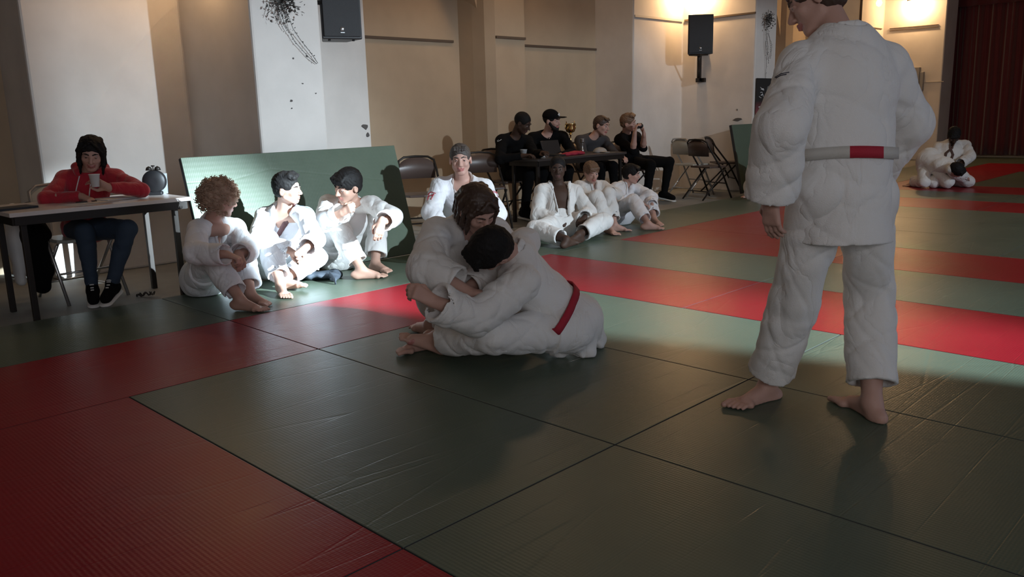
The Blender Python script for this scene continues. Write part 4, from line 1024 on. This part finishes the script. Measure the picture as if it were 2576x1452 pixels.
# ---------------- poses (joint positions in metres) and looks of the people ----------------
PEOPLE={}
PEOPLE['hood']=('person in a red hoodie and jeans writing and holding a cup at the grey table',{'pe': (-2.709, 0.787, 0.47), 'ne': (-2.603, 0.842, 0.878), 'he': (-2.472, 0.822, 1.018), 'sL': (-2.489, 0.972, 0.828), 'sR': (-2.71, 0.704, 0.826), 'eL': (-2.227, 1.04, 0.75), 'eR': (-2.539, 0.508, 0.718), 'wL': (-2.189, 0.803, 0.789), 'wR': (-2.373, 0.685, 0.729), 'hL': (-2.621, 0.815, 0.472), 'hR': (-2.796, 0.759, 0.469), 'kL': (-2.215, 0.903, 0.486), 'kR': (-2.387, 0.682, 0.479), 'aL': (-2.301, 0.785, 0.095), 'aR': (-2.419, 0.691, 0.074), 'tL': (-2.2, 0.693, -0.003), 'tR': (-2.278, 0.642, -0.005)},dict(face=(0.854, -0.395, -0.338),hair='long',hairc='black',top='shirt',topname='hoodie',topm=REDCL,bottom='jeans',botm=JEAN,feet='shoe',laces=True,floor=-0.045,hdL=(-0.34, -0.769, 0.542),pnL=(0.432, -0.879, -0.199),cuL=0.5,hdR=(0.864, 0.42, -0.276),pnR=(0.0, 0.0, -1.0),cuR=0.5,hood=True,hlen=-0.14,wide=1.05,fold=0.007,s=0.97))
PEOPLE['curly']=('person in white judo suit with big curly hair sitting with arms around knees',{'pe': (-1.867, 1.287, 0.115), 'ne': (-1.582, 1.226, 0.534), 'he': (-1.491, 1.261, 0.7), 'sL': (-1.601, 1.396, 0.483), 'sR': (-1.476, 1.083, 0.519), 'eL': (-1.365, 1.358, 0.345), 'eR': (-1.267, 0.946, 0.402), 'wL': (-1.19, 1.199, 0.37), 'wR': (-1.054, 1.051, 0.404), 'hL': (-1.904, 1.37, 0.113), 'hR': (-1.832, 1.205, 0.116), 'kL': (-1.574, 1.424, 0.349), 'kR': (-1.482, 1.159, 0.323), 'aL': (-1.312, 1.318, 0.081), 'aR': (-1.178, 1.174, 0.081), 'tL': (-1.16, 1.354, 0.022), 'tR': (-1.04, 1.244, 0.024)},dict(face=(0.127, 0.983, -0.132),hair='curly',hairc='curl',hdL=(0.755, -0.258, -0.603),hdR=(0.742, 0.58, -0.336),cuL=0.8,cuR=0.9,gim=GIW,s=0.95))
PEOPLE['boy2']=('person in white judo suit with blue shoulder stripes, head in profile, short quiff',{'pe': (-2.014, 1.941, 0.114), 'ne': (-1.721, 1.867, 0.561), 'he': (-1.626, 1.843, 0.726), 'sL': (-1.559, 1.929, 0.518), 'sR': (-1.856, 1.767, 0.506), 'eL': (-1.34, 1.865, 0.362), 'eR': (-1.695, 1.605, 0.35), 'wL': (-1.184, 1.687, 0.344), 'wR': (-1.539, 1.773, 0.282), 'hL': (-2.055, 2.022, 0.111), 'hR': (-1.982, 1.857, 0.114), 'kL': (-1.657, 2.062, 0.186), 'kR': (-1.691, 1.691, 0.346), 'aL': (-1.545, 1.708, 0.076), 'aR': (-1.417, 1.608, 0.083), 'tL': (-1.403, 1.786, 0.047), 'tR': (-1.27, 1.558, 0.024)},dict(face=(0.825, 0.559, -0.084),hair='quiff',hairc='black',skin='tan',stripes=True,hdL=(-0.085, -0.845, -0.528),hdR=(0.805, 0.391, -0.446),pnL=(0.371, -0.679, -0.633),pnR=(0.606, -0.461, -0.648),cuL=0.6,cuR=0.6,lapelL=BROWNLAP,gim=GIW,vopen=0.058,s=0.95))
PEOPLE['boy3']=('person in judo suit with black fringe looking left, hand raised to chin',{'pe': (-1.935, 2.461, 0.115), 'ne': (-1.662, 2.411, 0.552), 'he': (-1.572, 2.331, 0.708), 'sL': (-1.502, 2.495, 0.548), 'sR': (-1.785, 2.283, 0.557), 'eL': (-1.23, 2.484, 0.466), 'eR': (-1.595, 2.104, 0.446), 'wL': (-1.096, 2.28, 0.468), 'wR': (-1.367, 2.126, 0.533), 'hL': (-1.963, 2.55, 0.113), 'hR': (-1.909, 2.372, 0.116), 'kL': (-1.714, 2.706, 0.414), 'kR': (-1.634, 2.246, 0.41), 'aL': (-1.561, 2.539, 0.083), 'aR': (-1.407, 2.293, 0.082), 'tL': (-1.397, 2.537, 0.036), 'tR': (-1.317, 2.429, 0.024)},dict(face=(0.063, -0.956, -0.287),hair='fringe',hairc='black',skin='tan',hdR=(0.856, 0.251, 0.451),pnR=(-0.431, 0.877, -0.214),cuR=0.9,hdL=(-0.003, -0.35, -0.937),pnL=(-0.874, 0.444, -0.198),cuL=0.35,hs=1.06,s=0.98))
PEOPLE['smile']=('smiling person in judo suit with cropped greying hair facing the camera',{'pe': (-1.676, 3.588, 0.123), 'ne': (-1.487, 3.44, 0.661), 'he': (-1.419, 3.364, 0.849), 'sL': (-1.325, 3.541, 0.606), 'sR': (-1.613, 3.294, 0.62), 'eL': (-1.113, 3.471, 0.394), 'eR': (-1.495, 3.086, 0.426), 'wL': (-1.055, 3.251, 0.26), 'wR': (-1.287, 3.047, 0.265), 'hL': (-1.578, 3.605, 0.122), 'hR': (-1.776, 3.576, 0.12), 'kL': (-1.145, 3.466, 0.124), 'kR': (-1.565, 3.172, 0.124), 'aL': (-1.105, 3.037, 0.086), 'aR': (-1.133, 3.159, 0.083), 'tL': (-1.283, 3.079, 0.054), 'tR': (-1.176, 3.336, 0.051)},dict(face=(0.723, -0.689, -0.051),hair='crop',hairc='grey',smile=True,lapelm=TAUPE,gim=GIW,emblem=True,hs=1.08,vopen=0.075,wide=1.1,hm=0.9,s=1.06))
PEOPLE['fa']=('person with long dark hair and dark belt kneeling and gripping the opponent',{'pe': (0.347, 1.677, 0.236), 'ne': (0.62, 1.546, 0.649), 'he': (0.78, 1.479, 0.759), 'sL': (0.658, 1.721, 0.593), 'sR': (0.602, 1.36, 0.632), 'eL': (0.567, 1.923, 0.397), 'eR': (0.763, 1.153, 0.497), 'wL': (0.651, 1.697, 0.314), 'wR': (0.982, 1.237, 0.398), 'hL': (0.298, 1.762, 0.234), 'hR': (0.393, 1.591, 0.235), 'kL': (0.696, 1.639, 0.108), 'kR': (0.806, 1.634, 0.092), 'aL': (0.285, 1.555, 0.074), 'aR': (0.471, 1.391, 0.065), 'tL': (0.111, 1.58, 0.035), 'tR': (0.445, 1.218, 0.03)},dict(face=(0.779, -0.09, -0.621),hair='long',hairc='brown',belt=BLACKBELT,hdR=(0.934, 0.348, 0.078),pnR=(0.138, -0.14, -0.981),cuR=0.9,hdL=(0.673, 0.658, -0.338),hlen=-0.1,slw=1.25,skirt=0.55,slR=0.55,belt_t=0.36,hs=1.0,wide=1.05,fold=0.009,s=1.02))
PEOPLE['fb']=('person with short dark hair and red belt bent low on one hip grappling',{'pe': (1.104, 1.823, 0.173), 'ne': (0.973, 1.56, 0.528), 'he': (0.986, 1.366, 0.59), 'sL': (1.099, 1.459, 0.428), 'sR': (0.87, 1.716, 0.566), 'eL': (1.054, 1.196, 0.296), 'eR': (0.641, 1.677, 0.379), 'wL': (1.01, 0.973, 0.416), 'wR': (0.719, 1.434, 0.346), 'hL': (1.15, 1.739, 0.154), 'hR': (1.07, 1.914, 0.176), 'kL': (1.033, 1.32, 0.177), 'kR': (0.634, 1.947, 0.121), 'aL': (0.615, 1.323, 0.105), 'aR': (0.533, 2.353, 0.074), 'tL': (0.456, 1.234, 0.103), 'tR': (0.481, 2.52, 0.036)},dict(face=(-0.618, -0.308, -0.724),hup=(0.352, -0.862, 0.364),hair='short',hairc='black',belt=REDBELT,knot=False,skirt=0.3,slw=1.15,hipr=0.105,extra=[((1.12, 1.8, 0.16), (1.09, 1.72, 0.03), 0.1, 0.05), ((1.12, 1.84, 0.16), (1.2, 1.8, 0.03), 0.11, 0.05), ((1.12, 1.86, 0.16), (1.15, 1.97, 0.04), 0.11, 0.05)],hdL=(-0.29, -0.771, 0.568),pnL=(-0.783, 0.342, -0.52),cuL=0.8,thL=0.6,slL=0.8,hdR=(-0.42, -0.897, 0.14),hs=1.05,wide=1.02,hunch=-0.05,fold=0.009,belt_t=0.27,s=1.03))
PEOPLE['ref']=('standing person in judo suit seen from behind, white belt with a red end, head bowed',{'pe': (2.475, 1.785, 0.891), 'ne': (2.431, 1.818, 1.442), 'he': (2.303, 1.844, 1.609), 'sL': (2.352, 1.649, 1.358), 'sR': (2.52, 1.983, 1.358), 'eL': (2.387, 1.431, 1.145), 'eR': (2.551, 2.195, 1.138), 'wL': (2.331, 1.492, 0.892), 'wR': (2.393, 2.269, 0.939), 'hL': (2.435, 1.694, 0.907), 'hR': (2.516, 1.875, 0.875), 'kL': (2.324, 1.746, 0.47), 'kR': (2.501, 2.05, 0.453), 'aL': (2.19, 1.808, 0.063), 'aR': (2.599, 1.877, 0.069), 'tL': (2.147, 1.633, 0.022), 'tR': (2.447, 1.973, 0.022)},dict(face=(-0.829, -0.366, -0.423),hair='short',hairc='brown',sit=False,belt=WHITEBELT,belt2=REDBELT,knot=False,hdL=(0.057, 0.056, -0.997),pnL=(0.174, 0.985, -0.021),cuL=0.35,hdR=(-0.909, -0.292, -0.298),wide=1.22,slw=1.15,s=1.06,skl=0.17,belt_t=0.26,fold=0.008,cres=0.007,bres=0.005,marks=True,hem=1.12,lapel=True))
PEOPLE['blk']=('person in open judo jacket sitting cross-legged looking at the camera, dark skin',{'pe': (-1.592, 4.833, 0.113), 'ne': (-1.767, 4.995, 0.486), 'he': (-1.719, 4.935, 0.668), 'sL': (-1.653, 5.126, 0.423), 'sR': (-1.85, 4.837, 0.438), 'eL': (-1.454, 5.098, 0.222), 'eR': (-1.78, 4.692, 0.203), 'wL': (-1.338, 4.883, 0.2), 'wR': (-1.539, 4.73, 0.183), 'hL': (-1.597, 4.926, 0.113), 'hR': (-1.594, 4.74, 0.114), 'kL': (-1.185, 4.991, 0.165), 'kR': (-1.48, 4.336, 0.136), 'aL': (-1.179, 4.599, 0.081), 'aR': (-1.085, 4.315, 0.082), 'tL': (-1.189, 4.433, 0.044), 'tR': (-1.087, 4.483, 0.045)},dict(face=(0.662, -0.741, -0.118),hair='buzz',hairc='black',skin='dark',vopen=0.085,vdepth=0.36,vend=0.06,crossed=False,hdR=(0.847, 0.132, -0.515),pnR=(-0.497, 0.503, -0.707),cuR=0.8,hdL=(0.074, -0.892, -0.445),pnL=(-0.349, 0.353, -0.868),cuL=0.8,hs=1.0,s=0.98))
PEOPLE['blond']=('child in judo suit with short fair hair resting chin on folded arms',{'pe': (-1.756, 5.454, 0.096), 'ne': (-1.863, 5.621, 0.446), 'he': (-1.784, 5.548, 0.582), 'sL': (-1.808, 5.765, 0.417), 'sR': (-1.896, 5.467, 0.429), 'eL': (-1.579, 5.706, 0.34), 'eR': (-1.704, 5.339, 0.333), 'wL': (-1.505, 5.508, 0.381), 'wR': (-1.53, 5.464, 0.354), 'hL': (-1.749, 5.536, 0.096), 'hR': (-1.769, 5.374, 0.097), 'kL': (-1.507, 5.479, 0.369), 'kR': (-1.518, 5.295, 0.356), 'aL': (-1.341, 5.367, 0.079), 'aR': (-1.316, 5.23, 0.076), 'tL': (-1.273, 5.488, 0.021), 'tR': (-1.184, 5.181, 0.023)},dict(face=(0.853, -0.434, -0.29),hair='fringe',hairc='fair',hdR=(0.788, 0.615, -0.025),hdL=(-0.42, -0.897, 0.14),hs=0.98,fs=1.05,s=0.86))
PEOPLE['dark']=('child in judo suit with dark hair in profile, arms resting over knees',{'pe': (-1.67, 5.861, 0.094), 'ne': (-1.79, 6.131, 0.383), 'he': (-1.692, 6.127, 0.527), 'sL': (-1.734, 6.276, 0.353), 'sR': (-1.792, 5.972, 0.375), 'eL': (-1.503, 6.252, 0.261), 'eR': (-1.635, 5.875, 0.208), 'wL': (-1.384, 6.083, 0.2), 'wR': (-1.458, 6.0, 0.225), 'hL': (-1.631, 5.933, 0.094), 'hR': (-1.714, 5.792, 0.094), 'kL': (-1.527, 6.24, 0.273), 'kR': (-1.397, 5.76, 0.279), 'aL': (-1.322, 6.029, 0.079), 'aR': (-1.131, 5.649, 0.079), 'tL': (-1.193, 5.976, 0.024), 'tR': (-1.034, 5.754, 0.024)},dict(face=(0.886, 0.441, -0.145),hair='short',hairc='black',gim=GIW,hdR=(0.857, 0.378, -0.351),hdL=(0.138, -0.424, -0.895),hs=0.98,slR=0.35,fs=1.05,s=0.86))
PEOPLE['man12']=('person in black jacket with a white sleeve mark looking down, shaved head',{'pe': (-3.348, 5.982, 0.503), 'ne': (-3.084, 5.733, 0.932), 'he': (-2.955, 5.739, 1.102), 'sL': (-3.06, 5.918, 0.882), 'sR': (-3.109, 5.543, 0.9), 'eL': (-2.826, 5.794, 0.731), 'eR': (-2.959, 5.361, 0.707), 'wL': (-2.594, 5.676, 0.763), 'wR': (-2.734, 5.495, 0.739), 'hL': (-3.364, 6.081, 0.502), 'hR': (-3.346, 5.882, 0.502), 'kL': (-2.917, 6.02, 0.496), 'kR': (-2.909, 5.773, 0.496), 'aL': (-3.002, 6.012, 0.068), 'aR': (-2.994, 5.785, 0.067), 'tL': (-2.834, 5.964, 0.012), 'tR': (-2.82, 5.778, 0.011)},dict(face=(0.802, 0.354, -0.482),hair='buzz',hairc='black',skin='dark',top='shirt',topname='jacket',bottom='j',feet='shoe',floor=-0.045,wide=1.15,swoosh=True,s=1.05))
PEOPLE['cap']=('person in black sweater wearing a black cap, bearded, looking right',{'pe': (-3.445, 6.723, 0.503), 'ne': (-3.247, 6.482, 0.939), 'he': (-3.136, 6.45, 1.115), 'sL': (-3.114, 6.62, 0.904), 'sR': (-3.346, 6.321, 0.899), 'eL': (-2.889, 6.546, 0.713), 'eR': (-3.232, 6.125, 0.696), 'wL': (-2.857, 6.285, 0.703), 'wR': (-2.985, 6.213, 0.696), 'hL': (-3.428, 6.821, 0.502), 'hR': (-3.466, 6.626, 0.503), 'kL': (-3.025, 6.619, 0.486), 'kR': (-3.083, 6.388, 0.487), 'aL': (-3.119, 6.654, 0.063), 'aR': (-3.163, 6.434, 0.062), 'tL': (-2.958, 6.584, 0.011), 'tR': (-3.001, 6.368, 0.011)},dict(face=(0.961, 0.238, -0.142),hair='buzz',beard=True,skin='light',top='shirt',bottom='j',feet='shoe',floor=-0.045,wide=1.12,cap=True,hairc='black',hs=1.05,s=1.05))
PEOPLE['grey']=('person in dark grey jacket leaning forward at the right end of dark table',{'pe': (-3.481, 7.578, 0.498), 'ne': (-3.245, 7.387, 0.865), 'he': (-3.126, 7.418, 1.024), 'sL': (-3.187, 7.558, 0.817), 'sR': (-3.344, 7.235, 0.83), 'eL': (-2.956, 7.473, 0.663), 'eR': (-3.158, 7.102, 0.652), 'wL': (-2.739, 7.356, 0.622), 'wR': (-2.915, 7.048, 0.672), 'hL': (-3.471, 7.672, 0.498), 'hR': (-3.49, 7.483, 0.499), 'kL': (-3.055, 7.568, 0.481), 'kR': (-3.084, 7.344, 0.48), 'aL': (-3.039, 7.608, 0.065), 'aR': (-3.09, 7.378, 0.064), 'tL': (-2.882, 7.555, 0.008), 'tR': (-2.935, 7.322, 0.007)},dict(face=(0.969, 0.169, -0.182),hair='crop',hairc='brown',top='shirt',topname='jacket',topm=GREYCL,bottom='j',feet='shoe',floor=-0.045,wide=1.08,hs=1.05,s=1.0))
PEOPLE['cam']=('person in black shirt sitting and holding up a small camera',{'pe': (-3.148, 8.142, 0.505), 'ne': (-3.08, 7.905, 0.891), 'he': (-2.99, 7.819, 1.051), 'sL': (-3.06, 8.091, 0.851), 'sR': (-3.06, 7.727, 0.827), 'eL': (-2.839, 7.957, 0.708), 'eR': (-2.805, 7.68, 0.687), 'wL': (-2.731, 7.82, 0.893), 'wR': (-2.726, 7.61, 0.918), 'hL': (-3.138, 8.238, 0.505), 'hR': (-3.147, 8.045, 0.505), 'kL': (-2.745, 8.438, 0.497), 'kR': (-2.716, 7.961, 0.483), 'aL': (-2.798, 8.404, 0.069), 'aR': (-2.747, 7.915, 0.059), 'tL': (-2.637, 8.408, -0.006), 'tR': (-2.582, 7.895, -0.008)},dict(face=(0.901, 0.419, -0.112),hair='quiff',hairc='fair',top='shirt',bottom='j',feet='shoe',floor=-0.045,slL=0.12,slR=0.12,hdL=(0.034, -0.251, 0.967),pnL=(-0.709, -0.692, 0.136),hdR=(0.22, 0.071, 0.973),pnR=(0.713, 0.696, 0.085),cuL=0.6,cuR=0.6,s=1.02))
PEOPLE['hidden']=('person in judo suit sitting against short leaning mat, mostly hidden behind standing judoka',{'pe': (-1.968, 9.493, 0.109), 'ne': (-1.797, 9.26, 0.481), 'he': (-1.717, 9.203, 0.645), 'sL': (-1.734, 9.419, 0.446), 'sR': (-1.814, 9.087, 0.475), 'eL': (-1.543, 9.289, 0.296), 'eR': (-1.734, 8.875, 0.319), 'wL': (-1.484, 9.062, 0.262), 'wR': (-1.528, 8.763, 0.282), 'hL': (-1.953, 9.582, 0.108), 'hR': (-1.985, 9.405, 0.11), 'kL': (-1.648, 9.384, 0.291), 'kR': (-1.7, 9.113, 0.098), 'aL': (-1.469, 9.109, 0.082), 'aR': (-1.643, 8.729, 0.085), 'tL': (-1.434, 9.263, 0.026), 'tR': (-1.676, 8.569, 0.059)},dict(face=(0.993, -0.009, -0.118),hair='short',hairc='black',s=0.95))
PEOPLE['farA']=('distant person in judo suit kneeling upright over a crouched partner, head bowed',{'pe': (-0.246, 11.898, 0.214), 'ne': (-0.277, 12.212, 0.601), 'he': (-0.217, 12.067, 0.726), 'sL': (-0.119, 12.304, 0.574), 'sR': (-0.438, 12.136, 0.548), 'eL': (0.012, 12.106, 0.409), 'eR': (-0.407, 11.881, 0.414), 'wL': (-0.048, 11.879, 0.324), 'wR': (-0.186, 11.804, 0.325), 'hL': (-0.182, 11.969, 0.211), 'hR': (-0.299, 11.82, 0.212), 'kL': (0.129, 11.697, 0.091), 'kR': (-0.234, 11.413, 0.092), 'aL': (-0.144, 12.001, 0.055), 'aR': (-0.305, 11.815, 0.056), 'tL': (-0.191, 12.167, 0.025), 'tR': (-0.355, 11.98, 0.026)},dict(face=(0.246, -0.463, -0.851),hair='short',hairc='black',skin='dark',lapelm=BROWNBELT,hs=1.0,s=1.0))
PEOPLE['farB']=('distant person in judo suit crouched on hands and knees with head tucked',{'pe': (-0.382, 11.521, 0.396), 'ne': (-0.017, 11.369, 0.308), 'he': (0.098, 11.223, 0.28), 'sL': (-0.101, 11.514, 0.358), 'sR': (0.049, 11.21, 0.296), 'eL': (0.048, 11.321, 0.231), 'eR': (0.057, 11.467, 0.196), 'wL': (0.115, 11.54, 0.165), 'wR': (0.102, 11.689, 0.125), 'hL': (-0.446, 11.584, 0.391), 'hR': (-0.32, 11.455, 0.389), 'kL': (-0.338, 11.326, 0.093), 'kR': (-0.045, 11.398, 0.092), 'aL': (-0.6, 11.613, 0.065), 'aR': (-0.295, 11.696, 0.066), 'tL': (-0.625, 11.455, 0.02), 'tR': (-0.321, 11.538, 0.02)},dict(face=(0.511, 0.356, -0.783),hair='short',hairc='black',knot=False,s=0.95))
RES={}
for key,(lab,J_,lk) in PEOPLE.items():
    if key=='ref':
        lk['bfn']=lambda t: 1 if (REF_A0<t<REF_A1) else 0
        REF_A0,REF_A1=4.1,4.85
    rs={'ref':.006,'fa':.006,'fb':.006,'curly':.007,'boy2':.006,'boy3':.006,'hood':.007,'smile':.006}.get(key,.009)
    RES[key]=person('person',lab,J_,lk,res=rs)
# ---------------- worn and held things ----------------
def HP(key,x,y,z):
    r_,G,T,B,i=RES[key]; return i['J']['he']+i['R']@V3(x,y,z)*i['hs']
def sdf_child(name,sd,res,m,key): return sdfobj(name,sd,res,[m],RES[key][0])
# cap with flat brim
cp=SDF(); R_=RES['cap'][4]['R']; hs=RES['cap'][4]['hs']
cp.ell(HP('cap',0,-.014,.040),V3(.086,.106,.088)*hs,R_,.01); cp.box(HP('cap',0,0,-.052),V3(.15,.15,.080)*hs,R_,.01,.008,op=1)
c_=sdf_child('cap',cp,.006,BLACKCL,'cap')
br=SDF(); br.cone(HP('cap',0,.075,.044),HP('cap',0,.135,.050),.066*hs,.060*hs,.01,sq=R_@V3(0,-.1,1),f=14); sdfobj('brim',br,.004,[BLACKCL],c_)
em=SDF(); em.chain([HP('cap',-.022,.089,.070),HP('cap',.0,.092,.088),HP('cap',.014,.091,.078),HP('cap',-.004,.094,.062)],[.007]*4,.004); sdfobj('cap_emblem',em,.0035,[WHITECL],c_)
# compact camera held up
i=RES['cam'][4]; pL,pR=i['J']['wL'],i['J']['wR']; mid_=(pL+pR)/2
pc=mid_+V3(0,0,.10); fdir=nrm(V3(-pc[0]+1.0,-pc[1]+8.6,0)); rz=math.atan2(-fdir[0],fdir[1])
r=empty('compact_camera',tuple(pc),'small black camera held up by the seated person in black shirt','camera'); r.rotation_euler=(0,0,rz)
m=MB(); m.box((-.065,-.015,-.035),(.065,.015,.035)); m.build('camera_body',[BLKPL],r,.006)
m=MB(); m.lathe([(.024,0),(.026,.02),(.020,.03),(.004,.03)],n=20); o=m.build('lens',[BLKPL],r); o.rotation_euler=(-math.pi/2,0,0); o.location=(0,.015,0)
# hood, drawstrings and cup of the red hoodie
r_,G,T,B,i=RES['hood']; ne,up,rr,fw=i['J']['ne'],i['up'],i['r'],i['fw']
hd=SDF(noise=(.003,24,1)); hd.chain([ne+fw*.075-rr*.055-up*.01,ne-rr*.095+up*.02,ne-fw*.07-rr*.06+up*.03,ne-fw*.11+up*.01,ne-fw*.07+rr*.06+up*.03,ne+rr*.095+up*.02,ne+fw*.075+rr*.055-up*.01],[.022,.032,.042,.05,.042,.032,.022],.02)
sdfobj('hood',hd,.007,[REDCL],r_)
mb=MB()
for x in (-1,1): mb.tube([tuple(V3(G.snap(ne+fw*.09+rr*x*.04-up*d,.004,4))-V3(r_.location)) for d in (.02,.07,.12,.16)],.004,6)
mb.build('drawstring',[WHITECL],r_)
w=i['J']['wL']; cup(tuple(w+V3(.06,-.10,.015)),'small white plastic cup held in front of the chin of the woman in red',.085,.024,.034)
# red gate emblems on the smiling man's sleeves
def emblem(key,x,cen_t,side_v,sc,m_,strokes,name):
    r_,G,T,B,i=RES[key]; J=i['J']; a,b=J['s'+x],J['e'+x]; c=a+(b-a)*cen_t; n_=nrm(side_v); vd=nrm(b-a); n_=nrm(n_-vd*(n_@vd)); hx=np.cross(vd,n_)
    p0=c+n_*.09; 
    mb=MB()
    for st in strokes:
        pts=[]
        for (u,v) in st: pts.append(G.snap(p0+hx*u*sc+vd*v*sc,.002,6))
        k=[]
        for q in range(len(pts)-1):
            for t in (0,.5): k.append(pts[q]*(1-t)+pts[q+1]*t)
        k.append(pts[-1]); k=[G.snap(p,.002,3) for p in k]
        mb.tube([tuple(p-V3(r_.location)) for p in k],.0036*sc/.05,6,flat=.6)
    return mb.build(name,[m_],r_)
RED=mat('red_emblem',(.42,.02,.04),.8)
TOR=[[(-1,-.75),(0,-.85),(1,-.75)],[(-.8,-.35),(.8,-.35)],[(-.5,-.8),(-.55,.8)],[(.5,-.8),(.55,.8)]]
tc=nrm(V3(3.77,-1.31,1.22)-RES['smile'][4]['J']['ne'])
emblem('smile','R',.62,tc+V3(-.4,-.4,0),.050,RED,TOR,'emblem'); emblem('smile','L',.50,tc+V3(.5,.5,0),.035,RED,TOR,'emblem')
tc=nrm(V3(3.77,-1.31,1.22)-RES['man12'][4]['J']['ne'])
emblem('man12','R',.25,tc+V3(-.2,-.2,0),.035,WHITECL,[[(-1,-.3),(0,.1),(.9,.1)],[(.9,.1),(1,-.3),(.2,-.35)]],'sleeve_logo')
tc=nrm(V3(3.77,-1.31,1.22)-RES['ref'][4]['J']['ne'])
INK=mat('dark_ink',(.05,.05,.07),.8)
emblem('ref','L',.42,tc+V3(-.45,-.6,0),.026,INK,[[(-1.2,0),(1.2,.1)],[(-1.0,.5),(.6,.55)]],'sleeve_mark')
